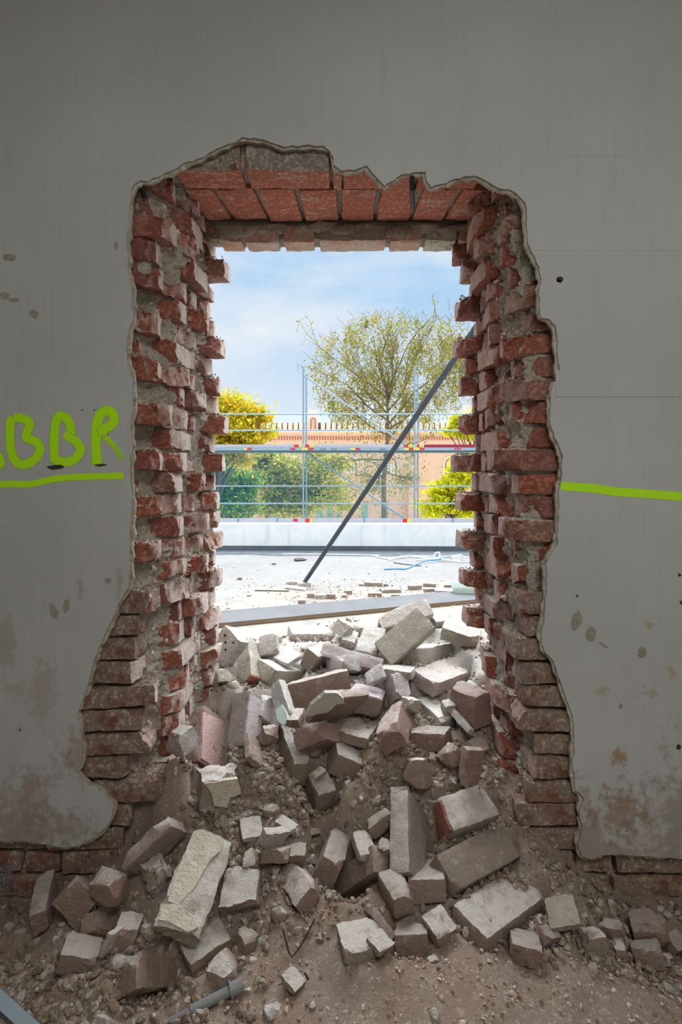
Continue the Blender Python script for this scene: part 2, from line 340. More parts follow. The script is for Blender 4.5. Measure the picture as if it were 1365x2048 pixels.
# ------------------------------------------------------------------ brick shapes
def block_mesh(L_, W_, H_, cuts=(), seed=0, res=.016, rnd=.006, amp=.0022, big=.003):
    """rounded box on a grid, planes sliced off (n, d in local metres), then roughened; returns verts, faces, slot per face"""
    def seg(l): return max(2, min(16, int(round(l/res))))
    nx, ny, nz_ = seg(L_), seg(W_), seg(H_)
    h = np.array([L_, W_, H_])/2
    vid = {}; V = []; Fc = []
    def vert(i, j, k):
        key = (i, j, k)
        if key not in vid:
            vid[key] = len(V); V.append((-h[0]+L_*i/nx, -h[1]+W_*j/ny, -h[2]+H_*k/nz_))
        return vid[key]
    for i in range(nx):
        for j in range(ny):
            Fc.append((vert(i,j,0), vert(i,j+1,0), vert(i+1,j+1,0), vert(i+1,j,0)))
            Fc.append((vert(i,j,nz_), vert(i+1,j,nz_), vert(i+1,j+1,nz_), vert(i,j+1,nz_)))
    for i in range(nx):
        for k in range(nz_):
            Fc.append((vert(i,0,k), vert(i+1,0,k), vert(i+1,0,k+1), vert(i,0,k+1)))
            Fc.append((vert(i,ny,k), vert(i,ny,k+1), vert(i+1,ny,k+1), vert(i+1,ny,k)))
    for j in range(ny):
        for k in range(nz_):
            Fc.append((vert(0,j,k), vert(0,j,k+1), vert(0,j+1,k+1), vert(0,j+1,k)))
            Fc.append((vert(nx,j,k), vert(nx,j+1,k), vert(nx,j+1,k+1), vert(nx,j,k+1)))
    V = np.array(V)
    r = min(rnd, h.min()*.6); q = np.clip(V, -(h-r), h-r); d = V-q; ln = np.linalg.norm(d, axis=1, keepdims=True)
    V = np.where(ln > 1e-9, q+d/np.maximum(ln, 1e-9)*r, V)
    on = np.zeros(len(V), bool)
    for n, dd in cuts:
        n = np.array(n, float); n /= np.linalg.norm(n)
        t = V@n-dd; c = t > 0; V[c] -= np.outer(t[c], n); on |= c
    rs = random.Random(seed); off = Vector((rs.uniform(0,50), rs.uniform(0,50), rs.uniform(0,50)))
    ctr = V.mean(0)
    for i in range(len(V)):
        p = Vector(V[i])
        a = amp*(1.8 if on[i] else 1.0)
        nv = noise.noise_vector(p*70+off)*a + noise.noise_vector(p*(26 if on[i] else 18)+off)*(big*(2.0 if on[i] else 1))
        V[i] += np.array(nv)
    onf = [1 if sum(on[k] for k in f) >= 3 else 0 for f in Fc]
    return V, Fc, onf
def block(name, dims, cuts, seed, mats, parent=None, loc=(0,0,0), rot=None, color=None, **kw):
    V, Fc, sl = block_mesh(*dims, cuts=cuts, seed=seed, **kw)
    o = obj(name, V, Fc, None, parent, mats=mats, idx=sl, smooth=True, sharp=22)
    o.location = loc
    if rot is not None: o.rotation_mode = 'QUATERNION'; o.rotation_quaternion = rot
    if color is not None: o.color = color
    return o
def lump_mesh(rx, ry, rz, seed, sub=2, amp=.22, cuts=3):
    bm = bmesh.new(); bmesh.ops.create_icosphere(bm, subdivisions=sub, radius=1.0)
    V = np.array([v.co[:] for v in bm.verts]); Fc = [[v.index for v in f.verts] for f in bm.faces]; bm.free()
    rs = random.Random(seed); off = Vector((rs.uniform(0,50),)*3)
    on = np.zeros(len(V), bool)
    for _ in range(cuts):
        n = np.array([rs.gauss(0,1) for _ in range(3)]); n /= np.linalg.norm(n); d = rs.uniform(.45, .8)
        t = V@n-d; c = t > 0; V[c] -= np.outer(t[c], n); on |= c
    for i in range(len(V)):
        p = Vector(V[i]); V[i] *= 1+amp*noise.noise(p*1.6+off)+amp*.35*noise.noise(p*5+off)
    V *= np.array([rx, ry, rz]); return V, Fc, [1 if sum(on[k] for k in f) >= 2 and len(f) else 0 for f in Fc]

# ------------------------------------------------------------------ the broken wall
wall = struct(empty('wall_front', (0, 0, 0)), 'white plastered brick wall with a rough doorway knocked through it')
wall['kind'] = 'structure'
LEFT_EDGE = [(-700,1686),(-60,1684),(0,1681),(38,1683),(75,1687),(132,1696),(162,1690),(188,1675),(210,1657),(222,1638),(227,1612),(203,1589),(165,1566),(150,1544),(163,1521),(165,1495),(162,1465),(154,1427),(175,1375),(188,1322),(209,1273),(229,1228),(240,1202),(257,1175),(259,1119),(262,1040),(262,990),(258,945),(258,930),(263,900),(261,860),(265,810),(263,760),(258,740),(252,700),(255,680),(258,655),(265,640),(265,600),(262,570),(257,545),(255,500),(253,480),(258,450),(259,420),(264,377),(269,367),(282,361),(295,362),(312,354),(332,345),(354,335),(370,326),(390,319),(412,310),(440,295),(462,285),(487,275),(512,276),(537,282),(562,292),(591,292),(620,289),(647,292),(660,301),(666,312),(667,332),(685,340),(710,339),(732,332),(744,342),(760,362),(771,371),(787,360),(807,347),(825,344),(850,344),(855,365),(862,374),(877,370),(905,360),(932,351),(960,354),(980,365),(997,375),(1020,380),(1037,389),(1051,405),(1055,425),(1055,445),(1054,470),(1056,487),(1067,510),(1079,532),(1082,560),(1080,590),(1081,615),(1082,632),(1100,640),(1111,652),(1115,672),(1118,724),(1118,761),(1106,767),(1101,810),(1101,841),(1109,872),(1126,912),(1123,964),(1118,995),(1118,1011),(1116,1087),(1094,1126),(1094,1173),(1092,1217),(1083,1267),(1087,1300),(1109,1322),(1121,1361),(1132,1397),(1148,1434),(1150,1470),(1148,1524),(1150,1578),(1168,1596),(1161,1622),(1165,1661),(1157,1687),(1163,1712),(1185,1719),(1210,1710),(1242,1708),(1280,1712),(1315,1715),(1365,1717),(1450,1716),(2100,1718)]
def jag(poly, step, amp, seed):
    out = []; off = Vector((seed*3.1, seed*1.7, 0))
    for (x0, y0), (x1, y1) in zip(poly, poly[1:]):
        n = max(1, int(math.hypot(x1-x0, y1-y0)/step))
        for i in range(n):
            t = i/n; x = x0+(x1-x0)*t; y = y0+(y1-y0)*t
            v = noise.noise_vector(Vector((x*.06, y*.06, 0))+off)*amp+noise.noise_vector(Vector((x*.2, y*.2, 3))+off)*amp*.5
            out.append((x+v.x, y+v.y))
    out.append(poly[-1]); return out
def offset(poly, d):
    out = []
    for i in range(len(poly)):
        a = Vector(poly[max(0, i-2)]); b = Vector(poly[min(len(poly)-1, i+2)]); t = (b-a).normalized(); n = Vector((-t.y, t.x))
        out.append((poly[i][0]+n.x*d, poly[i][1]+n.y*d))
    return out
def hole_poly(cx, cy, r, seed, n=14):
    rs = random.Random(seed); return [(cx+math.cos(2*math.pi*i/n)*r*rs.uniform(.7,1.25), cy+math.sin(2*math.pi*i/n)*r*rs.uniform(.7,1.25)) for i in range(n)]
WALL_X, WALL_TOP = 3.4, 3.5
def sheet(name, edge, y0, y1, mat, holes=()):
    P = [Vector((WX(x), 0, WZ(y))) for x, y in edge]
    P[0].x = -WALL_X; P[-1].x = WALL_X
    P += [Vector((WALL_X, 0, WALL_TOP)), Vector((-WALL_X, 0, WALL_TOP))]
    loops = [P]+[[Vector((WX(x), 0, WZ(y))) for x, y in h] for h in holes]
    flat = [p for l in loops for p in l]
    tri = tessellate_polygon([[Vector((p.x, p.z, 0)) for p in l] for l in loops])
    n = len(flat); V = [(p.x, y0, p.z) for p in flat]+[(p.x, y1, p.z) for p in flat]; Fc = []
    for t in tri:
        a, b, c = (flat[i] for i in t)
        ccw = (b.x-a.x)*(c.z-a.z)-(b.z-a.z)*(c.x-a.x) > 0     # seen from the room (-Y): outward normal is -Y
        t = t if ccw else tuple(reversed(t)); Fc.append(tuple(t)); Fc.append(tuple(i+n for i in reversed(t)))
    k = 0
    for l in loops:
        m = len(l)
        for i in range(m): Fc.append((k+i, k+(i+1) % m, n+k+(i+1) % m, n+k+i))
        k += m
    o = obj(name, V, Fc, mat, wall); bm = bmesh.new(); bm.from_mesh(o.data); bmesh.ops.recalc_face_normals(bm, faces=bm.faces); bm.to_mesh(o.data); bm.free(); return o
pits = [hole_poly(1121, 559, 7, 3)]
sheet('plaster', jag(LEFT_EDGE, 5, 3.0, 1), YF, YF+.007, M['paint'], pits)
sheet('undercoat', offset(jag(LEFT_EDGE, 7, 5.0, 7), 5.0), YF+.007, YF+.021, M['under'], pits)
# thin patches where paint has flaked off, and gouges
def flake(name, cx, cy, rx, ry, seed, mat, y=.0012, ang=0):
    rs = random.Random(seed); n = 22; V = []; ca, sa = math.cos(ang), math.sin(ang)
    for i in range(n):
        t = 2*math.pi*i/n; k = .95+.22*noise.noise(Vector((math.cos(t)*1.6, math.sin(t)*1.6, seed*1.3)))+rs.uniform(-.07, .07); u, v = math.cos(t)*rx*k, math.sin(t)*ry*k
        V.append((WX(cx+u*ca-v*sa), YF-y, WZ(cy+u*sa+v*ca)))
    m = len(V); V += [(x, YF+.001, z) for x, _, z in V]
    return obj(name, V, [tuple(reversed(range(m)))]+[(i, (i+1) % m, m+(i+1) % m, m+i) for i in range(m)], mat, wall)
for i, a in enumerate([(1154,1241,11,20,.3),(1183,1268,11,15,0),(1208,1290,11,2.5,.6),(133,1212,7,16,.2),(108,1222,8,18,-.4),(68,628,10,8,0),(28,600,12,4,0),(10,592,10,8,0),(18,515,14,8,0),(1285,1305,9,12,0),(1242,1412,4,6,0),(232,492,4,8,0)]):
    flake('bare_patch', *a[:4], 40+i, M['bare'], ang=a[4])
flake('gouge', 112, 934, 17, 5, 60, M['darkpit'], .002, -.08); flake('gouge', 202, 930, 12, 2.5, 61, M['darkpit'], .002, -.05)
for i, (cx, cy, r) in enumerate([(1360,1150,3),(1364,1205,4),(1155,1192,2.2),(1358,1494,5),(40,1460,2),(165,820,1.5),(189,820,1.5)]): flake('gouge', cx, cy, r, r, 70+i, M['darkpit'], .0015)

# brick courses of the two jambs. Edge of each of the four half-brick leaves (front to back) by course
PITCH, Z0 = .08, .015
LEAF = [(1.912, 2.032), (2.042, 2.162), (2.172, 2.292), (2.302, 2.425)]
rj = random.Random(11)
def left_edges(n):
    e = [-.625, -.597, -.572, -.497] if n % 2 == 0 else [-.722, -.590, -.552, -.530]
    if n <= 10: e[0] = {10:-.665, 9:-.70, 8:-.685, 7:-.71, 6:-.634, 5:-.675, 4:-.64, 3:-.70, 2:-.62, 1:-.70, 0:-.75, -1:-.74, -2:-.74}[n]; e[1] = -.60 if n % 2 else -.585
    if n == 24: e[3] = -.54
    if n >= 24: e[0] = {24:-.64, 25:-.66, 26:-.60, 27:-.64, 28:-.57}.get(n, -.57); e[1] = {24:-.60, 25:-.56, 26:-.555, 27:-.555, 28:-.56}.get(n, -.56)
    if n >= 27: e[2], e[3] = -.54, -.52
    return [x+rj.uniform(-.022, .022) for x in e]
def right_edges(n):
    e = [.610, .575, .568, .487] if n % 2 == 0 else [.582, .566, .556, .548]
    if n == 16: e[0] = .545
    if n == 15: e[0], e[1] = .612, .545
    if n in (9, 11): e[0] = .615
    if n <= 7: e = [.605+.012*(7-n)*.6, .60, .592, .585 if n % 2 == 0 else .60]; 
    if n == 8: e[3] = .50
    if n <= 3: e[0] = {3:.64, 2:.62, 1:.575, 0:.63, -1:.60, -2:.675}[n]
    if n >= 22: e[0] = {22:.625, 23:.60, 24:.585, 25:.57, 26:.555, 27:.555, 28:.52}.get(n, .52); e[1] = {24:.53, 25:.54, 26:.51, 27:.50, 28:.50}.get(n, .56)
    if n in (21, 24): e[3] = .50
    if n >= 27: e[2], e[3] = .50, .49
    return [x+rj.uniform(-.024, .024) for x in e]
EL = {n: left_edges(n) for n in range(-2, 29)}; ER = {n: right_edges(n) for n in range(-2, 29)}
def jamb(side, E):
    s = 1 if side == 'L' else -1                              # the opening lies towards +x of the left jamb
    for n in range(-2, 29):
        z = Z0+PITCH*n; k = 0
        while k < 4:
            if n < 3 and k >= 2: break
            merged = (k == 1 and n % 2 == 1 and abs(E[n][1]-E[n][2]) < .045)
            y0 = LEAF[k][0]; y1 = LEAF[k+1][1] if merged else LEAF[k][1]
            xe = E[n][k]; seed = rj.randint(0, 99999); q = random.Random(seed)
            ln = q.choice([.15, .19, .24]) if k else .24
            if n <= 10 and k == 0: ln = .245 if n % 2 == 0 else .20
            if merged: ln = .13
            hz = .070+q.uniform(-.003, .003)
            if k == 0: y0 += (q.uniform(0, .03) if n > 10 else q.uniform(0, .005))
            dims = (ln, y1-y0, hz); cuts = []; hx, hy = ln/2, (y1-y0)/2
            front_open = k > 0 or n > 10
            if q.random() < .92 and front_open and not (k == 3 and n % 2 == 0 and q.random() < .45):
                a = q.uniform(.45, 1.1); nv = Vector((s*math.cos(a), -math.sin(a), q.uniform(-.35, .35))).normalized()
                dep = q.uniform(.026, .072) if k < 3 else q.uniform(.012, .04)
                cuts.append((nv[:], s*hx*nv.x-hy*nv.y+0.0-dep))
                for _ in range(q.choice([0,1,1,2])):
                    nv = Vector((s*q.uniform(.4,1), -q.uniform(.1,.9), q.choice([-1,1])*q.uniform(.5,1))).normalized()
                    cuts.append((nv[:], abs(nv.x)*hx+abs(nv.y)*hy+abs(nv.z)*hz/2-q.uniform(.015, .035)))
            elif q.random() < .7:
                nv = Vector((s*1.0, -q.uniform(-.3,.5), q.uniform(-.6,.6))).normalized()
                cuts.append((nv[:], abs(nv.x)*hx+abs(nv.y)*hy+abs(nv.z)*hz/2-q.uniform(.01, .03)))
            if front_open:
                for _ in range(q.choice([1,2,2,3])):          # chisel facets round the exposed corner
                    nv = Vector((s*q.uniform(.05,1), -q.uniform(.25,1), q.uniform(-.8,.8))).normalized()
                    cuts.append((nv[:], abs(nv.x)*hx+abs(nv.y)*hy+abs(nv.z)*hz/2-q.uniform(.018, .05)))
            face = M['face'] if (k == 0 and n <= 10) else M['skin']
            rot = Quaternion((0,0,1), q.uniform(-.12,.12)) @ Quaternion((0,1,0), q.uniform(-.03,.03)) @ Quaternion((1,0,0), q.uniform(-.04,.04))
            block('brick', dims, cuts, seed, [face, M['brk']], wall, (xe-s*ln/2, (y0+y1)/2, z+hz/2), rot, (1.0, 1, 1, 1) if s > 0 else (.42, 1, 1, 1), res=.014, rnd=.003, amp=.003, big=.0040)  # stronger whitening paints the outside light onto the left jamb ends
            k += 2 if merged else 1
        # further bricks of the outer face that the lost plaster leaves bare
        x = E[n][0]-s*((.245 if n % 2 == 0 else .20)+.012); lim = .98 if n > 0 else 1.26
        if n > 10: continue
        if n > 0 and side == 'R': continue
        j = 0
        while abs(x) < lim and j < 6:
            ln = .12 if (n+j) % 2 else .245; q = random.Random(n*31+j*7+(1 if s > 0 else 2))
            hz = .066+q.uniform(-.003, .002)
            block('brick', (ln, .12, hz), [], q.randint(0, 9999), [M['face'], M['brk']], wall, (x-s*ln/2, 1.972+q.uniform(0,.008), z+hz/2), Quaternion((0,1,0), q.uniform(-.02,.02)), res=.02, rnd=.008, amp=.003)
            x -= s*(ln+.013); j += 1
jamb('L', EL); jamb('R', ER)

CRUMBS = []; LIMES = [lin(204,192,172)[:3], lin(222,212,196)[:3], lin(188,172,152)[:3], lin(212,202,188)[:3]]
def core(side, E):                                            # the rough mortar body that shows between the bricks
    s = 1 if side == 'L' else -1
    ys = np.arange(1.955, 2.4201, .0135); zs = np.arange(-.16, 2.345, .011); V = []; off = Vector((3*s, 0, 0))
    yc = [(a+b)/2 for a, b in LEAF]
    def edge(y, z):
        f = (z-Z0-.033)/PITCH; n0 = int(math.floor(f)); t = f-n0
        def at(n): n = min(28, max(-2, n)); return np.interp(y, yc, E[n])
        a, b = at(n0), at(n0+1); lo = min(a, b) if s > 0 else max(a, b)
        return .35*(a*(1-t)+b*t)+.65*lo
    for z in zs:
        V.append((-s*1.30, 2.42, z)); V.append((-s*1.30, 1.95, z)); x0 = edge(1.955, z)-s*.03
        for u in (.30, .24, .19, .15, .11, .08, .05, .025): p = Vector((x0-s*u, 1.95, z)); V.append((p.x, 1.948+.014*noise.noise(p*30+off)+.006*noise.noise(p*90+off), z))
        for y in ys:
            x = edge(y, z); p = Vector((x, y, z))
            x += -s*.030+.018*noise.noise(p*22+off)+.011*noise.noise(p*60+off)+.008*noise.noise(p*120+off)
            V.append((x, y, z))
            if rj.random() < .085: CRUMBS.append(((x+s*.003, y, z), rj.uniform(.003, .010) if rj.random() < .85 else rj.uniform(.010, .018), rj.choice(LIMES)))
    m = len(ys)+10; Fc = []
    for i in range(len(zs)-1):
        for j in range(m):
            a, b = i*m+j, i*m+(j+1) % m; Fc.append((a, b, b+m, a+m) if s > 0 else (a, a+m, b+m, b))
    Fc.append(tuple(range((len(zs)-1)*m, len(zs)*m))); obj('mortar', V, Fc, M['mortar'], wall)
core('L', EL); core('R', ER)
b = MB(); b.box(-WALL_X, -1.2, 1.945, 2.425, -.4, 3.9); b.box(1.2, WALL_X, 1.945, 2.425, -.4, 3.9); b.box(-1.25, 1.25, 1.93, 2.425, 2.405, 3.9); b.build('masonry_core', M['mortar'], wall)
b = MB(); b.box(-14, -1.2, 2.425, 2.44, -.1, 7.5); b.box(1.2, 14, 2.425, 2.44, -.1, 7.5); b.box(-1.2, 1.2, 2.425, 2.44, 2.45, 7.5); b.build('bounce_cladding', M['outer'], wall)  # unseen pale cladding added to bounce sun onto parapet and terrace
b = MB(); b.box(-1.25, -.5, 1.96, 2.42, 2.33, 2.41); b.box(.47, 1.25, 1.96, 2.42, 2.33, 2.41); b.box(-.6, .6, 1.935, 2.05, 2.328, 2.41); b.box(-.6, .6, 2.04, 2.31, 2.325, 2.41); b.box(-.6, .6, 2.33, 2.415, 2.25, 2.41); b.build('mortar', M['mortar'], wall)
# lintel: front stretchers, flat headers behind them, a lower back row
for x0, x1, dy in [(352,480,0),(492,659,0),(666,685,.012),(688,772,.004),(776,838,.03),(842,905,.012),(908,966,.004)]:
    a, c = (x0-CXP)/593.0, (x1-CXP)/593.0
    q = random.Random(x0)
    cut = [((q.uniform(-.3,.3), -.7, q.uniform(-.2,.8)), .055)] if x0 > 700 else []
    fb = block('brick', (c-a, .122, .1), cut, x0, [M['lintel'], M['brk'], M['greyface']], wall, ((a+c)/2, 1.975+dy, 2.307+.05), Quaternion((0,1,0), q.uniform(-.01,.01)), res=.018, rnd=.004)
    for p in fb.data.polygons:
        if p.normal.y < -.8 and p.material_index == 0: p.material_index = 2
jx = [-.56, -.446, -.300, -.155, -.005, .137, .284, .423, .53]
for i, (a, c) in enumerate(zip(jx, jx[1:])):
    q = random.Random(i+5); t = [.10, .09, .06, .03, .01, -.02, -.05, -.09][i]
    block('brick', (c-a-.016, .25, .066), [], 500+i, [M['lintel'], M['brk']], wall, ((a+c)/2-.0, 2.168, 2.307+.033+q.uniform(-.004,.004)), Quaternion((0,0,1), -t) @ Quaternion((1,0,0), q.uniform(-.015,.015)), res=.018, rnd=.005)
for x0, x1, c0 in [(446,491,0),(496,562,0),(571,630,0),(640,770,1),(778,839,0),(846,906,2),(911,946,1)]:
    a, c = (x0-CXP)/474.0, (x1-CXP)/474.0; q = random.Random(x0*3)
    block('brick', (c-a, .118, .064), [((q.uniform(-.2,.2), -1, q.uniform(-.6,.2)), .05+q.uniform(0,.012))], x0, [M['lpale'] if c0 < 2 else M['under'], M['lpale'] if c0 < 1 else M['mortar']], wall, ((a+c)/2, 2.362, 2.231+.032), Quaternion((0,1,0), q.uniform(-.03,.03)), res=.016, rnd=.008)
for i, px in enumerate([478, 505, 540, 600, 650, 690, 735, 800, 850, 890, 930]):
    q = random.Random(i+900); r = q.uniform(.03, .055); V, Fc, _ = lump_mesh(r*1.5, .022, r*.55, i+900, 2, .3, 2)
    obj('mortar_lump', V+np.array([(px-CXP)/486.0, 2.312, 2.278+q.uniform(-.012,.014)]), Fc, M['mortar'], wall, smooth=True, sharp=40)
b = MB(); b.tube([W(825, 350, 1.905), W(825, 378, 1.93), W(826, 418, 2.06)], .0085, 8); b.build('iron_rod', M['iron'], wall, smooth=True)
b = MB(); b.tube([W(284, 366, 1.903), W(289, 392, 1.935)], .009, 8); b.build('iron_rod', M['iron'], wall, smooth=True)
# crumbs lying on the ledges of the jambs
def pebble_cloud(name, pts, parent, seed):
    rs = random.Random(seed); bm = bmesh.new(); bmesh.ops.create_icosphere(bm, subdivisions=1, radius=1)
    base = np.array([v.co[:] for v in bm.verts]); fb = np.array([[v.index for v in f.verts] for f in bm.faces]); bm.free()
    shapes = []
    for k in range(10):
        V = base.copy()
        for _ in range(5):
            n = np.array([rs.gauss(0,1) for _ in range(3)]); n /= np.linalg.norm(n); t = V@n-rs.uniform(.4,.8); c = t > 0; V[c] -= np.outer(t[c], n)
        shapes.append(V)
    n = len(base); Vs = np.zeros((len(pts)*n, 3)); Fs = np.zeros((len(pts)*len(fb), 3), int); Cs = np.ones((len(pts)*n, 4))
    for i, (p, r, c) in enumerate(pts):
        Rm = np.array(Quaternion((rs.gauss(0,1), rs.gauss(0,1), rs.gauss(0,1), rs.gauss(0,1))).normalized().to_matrix())
        sc = np.array([r*rs.uniform(.8,1.4), r*rs.uniform(.7,1.1), r*rs.uniform(.5,.9)])
        Vs[i*n:(i+1)*n] = (shapes[rs.randrange(10)]*sc)@Rm.T+np.array(p); Fs[i*len(fb):(i+1)*len(fb)] = fb+i*n
        Cs[i*n:(i+1)*n, :3] = c
    me = bpy.data.meshes.new(name); me.from_pydata(Vs.tolist(), [], Fs.tolist()); me.materials.append(M['pebble'])
    a = me.color_attributes.new('Col', 'FLOAT_COLOR', 'POINT'); a.data.foreach_set('color', Cs.ravel())
    o = bpy.data.objects.new(name, me); link(o, parent); o['kind'] = 'stuff'; return o
GREYS = [lin(178,166,150)[:3], lin(196,186,172)[:3], lin(160,144,126)[:3], lin(150,128,108)[:3], lin(190,180,168)[:3], lin(168,140,120)[:3], lin(176,164,150)[:3]]
rc = random.Random(5); cr = []
for E, s in ((EL, 1), (ER, -1)):
    for n in range(2, 27):
        for k in range(4):
            xe, up = E[n][k], E[min(28, n+1)][k]; gap = (xe-up)*s
            if gap < .02: continue
            for _ in range(int(900*min(gap, .09)*.12/.12)):
                r = rc.uniform(.002, .0065); cr.append(((xe-s*rc.uniform(.004, gap+.01), rc.uniform(*LEAF[k]), Z0+PITCH*n+.068+r*.4+rc.random()**2*.006), r, rc.choice(GREYS)))
pebble_cloud('ledge_crumbs', cr, wall, 8)
pebble_cloud('mortar_crumbs', CRUMBS, wall, 18)

# spray paint
def stroke(name, pts, w, z0, fade=.35, alpha=None, feather=.5):
    P = []; pts = [Vector(p) for p in pts]
    for i in range(len(pts)-1):                               # Catmull-Rom
        p0, p1, p2, p3 = pts[max(0,i-1)], pts[i], pts[i+1], pts[min(len(pts)-1,i+2)]
        for k in range(6):
            t = k/6; P.append(.5*((2*p1)+(p2-p0)*t+(2*p0-5*p1+4*p2-p3)*t*t+(3*p1-p0-3*p2+p3)*t**3))
    P.append(pts[-1]); prof = [(-1-feather*1.6, 0), (-1, .55), (-.8, 1), (.8, 1), (1, .55), (1+feather*1.6, 0)]; V = []; A = []
    m = len(P)
    for i, p in enumerate(P):
        t = (P[min(i+1, m-1)]-P[max(i-1, 0)]); t = t.normalized() if t.length else Vector((1,0)); n = Vector((-t.y, t.x))
        end = 1.0 if 0 < i < m-1 else .0
        q = p
        for u, a in prof:
            c = q+n*u*w; V.append((WX(c.x), YF-z0-i*6e-6, WZ(c.y))); A.append(a*end*(alpha(i/(m-1)) if alpha else 1))
    Fc = []
    for i in range(m-1):
        for j in range(5): k = i*6+j; Fc.append((k, k+1, k+7, k+6))
    o = obj(name, V, Fc, M['spray'], wall); at = o.data.attributes.new('Alpha', 'FLOAT', 'POINT'); at.data.foreach_set('value', A); return o
def G(l): return [(x/4.875, 790+y/4.875) for x, y in l]
stroke('spray_letter', G([(128,225),(102,270),(100,430),(115,560),(160,650),(230,680),(310,650),(370,590),(393,520),(360,462),(300,435),(258,415),(270,350),(292,300),(270,250),(200,225),(130,230)]), 7.6, .0008)
stroke('spray_letter', G([(540,660),(530,520),(532,380),(545,270),(575,210),(625,212),(675,260),(692,330),(690,395),(650,390),(700,425),(760,470),(788,520),(770,580),(715,635),(640,655),(560,640),(530,610)]), 7.6, .0009)
stroke('spray_letter', G([(948,690),(942,560),(938,430),(942,320),(965,220),(1015,160),(1075,160),(1112,205),(1108,265),(1062,312),(1005,335),(1012,395)]), 8.2, .0008)
stroke('spray_letter', G([(1005,395),(1080,460),(1150,540),(1195,640)]), 6.0, .0010, alpha=lambda t: .55-.1*t)
stroke('spray_letter', G([(-260,700),(-140,690),(-40,690),(10,670),(-5,610),(-60,540)]), 7.0, .0008)
stroke('spray_underline', G([(-420,880),(-200,874),(0,872),(120,866),(220,872),(340,862),(450,836),(560,815),(700,803),(900,795),(1080,790),(1212,787)]), 6.3, .0008, feather=.08)
stroke('spray_underline', [(1121,972),(1150,974),(1190,977),(1230,983),(1270,986),(1310,989),(1365,993),(1450,998),(1500,998)], 8.4, .0008, feather=.08)
# slight ledges on the right of the wall where boards were plastered over
for y0, x0, x1, hgt in [(795,1112,2000,.0020),(502,1062,2000,.0012),(312,1120,1260,.0015)]:
    z = WZ(y0); a, c = WX(x0), min(WX(x1), WALL_X-.01)
    V = [(a,YF-.0002,z+.09),(c,YF-.0002,z+.09),(c,YF-hgt,z+.004),(a,YF-hgt,z+.004),(c,YF-.0002,z),(a,YF-.0002,z)]
    obj('plaster_ledge', V, [(3,2,1,0),(5,4,2,3)], M['paint'], wall)

# ------------------------------------------------------------------ room behind the camera
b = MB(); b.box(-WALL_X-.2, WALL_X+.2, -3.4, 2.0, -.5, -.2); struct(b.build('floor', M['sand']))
b = MB(); b.box(-WALL_X-.2, -WALL_X, -3.4, 1.89, -.5, 3.6); struct(b.build('wall_left', M['room']))
b = MB(); b.box(WALL_X, WALL_X+.2, -3.4, 1.89, -.5, 3.6); struct(b.build('wall_right', M['room']))
b = MB(); b.box(-WALL_X-.2, WALL_X+.2, -3.4, 1.93, 3.5, 3.7); struct(b.build('ceiling', M['room']))
b = MB(); b.box(-WALL_X-.2, WALL_X+.2, -3.4, -3.2, -.5, 3.6); struct(b.build('wall_back', M['room']))
for i, x in enumerate((1.5, -1.3)):
    b = MB()
    for (x0, x1, z0, z1) in [(x-.72,x-.65,.60,2.40),(x+.65,x+.72,.60,2.40),(x-.65,x+.65,2.33,2.40),(x-.65,x+.65,.60,.67),(x-.03,x+.03,.67,2.33)]: b.box(x0,x1,-3.2,-3.13,z0,z1)
    w_ = b.build('window_%d' % (i+1), M['pvcw']); struct(w_)
    b = MB(); b.box(x-.65, x+.65, -3.2, -3.17, .67, 2.33); b.build('frosted_pane', M['white'], w_)

b = MB()
for (x0, x1, y0, y1) in [(-.35,-.25,-1.45,-.05),(1.35,1.45,-1.45,-.05),(-.25,1.35,-1.45,-1.35),(-.25,1.35,-.15,-.05),(.52,.58,-1.35,-.15)]: b.box(x0,x1,y0,y1,3.42,3.5)
w_ = b.build('window_3', M['pvcw']); struct(w_); b = MB(); b.box(-.25, 1.35, -1.35, -.15, 3.46, 3.5); b.build('frosted_pane', M['white'], w_)  # frame and pane invented to go with the added overhead fill lamp
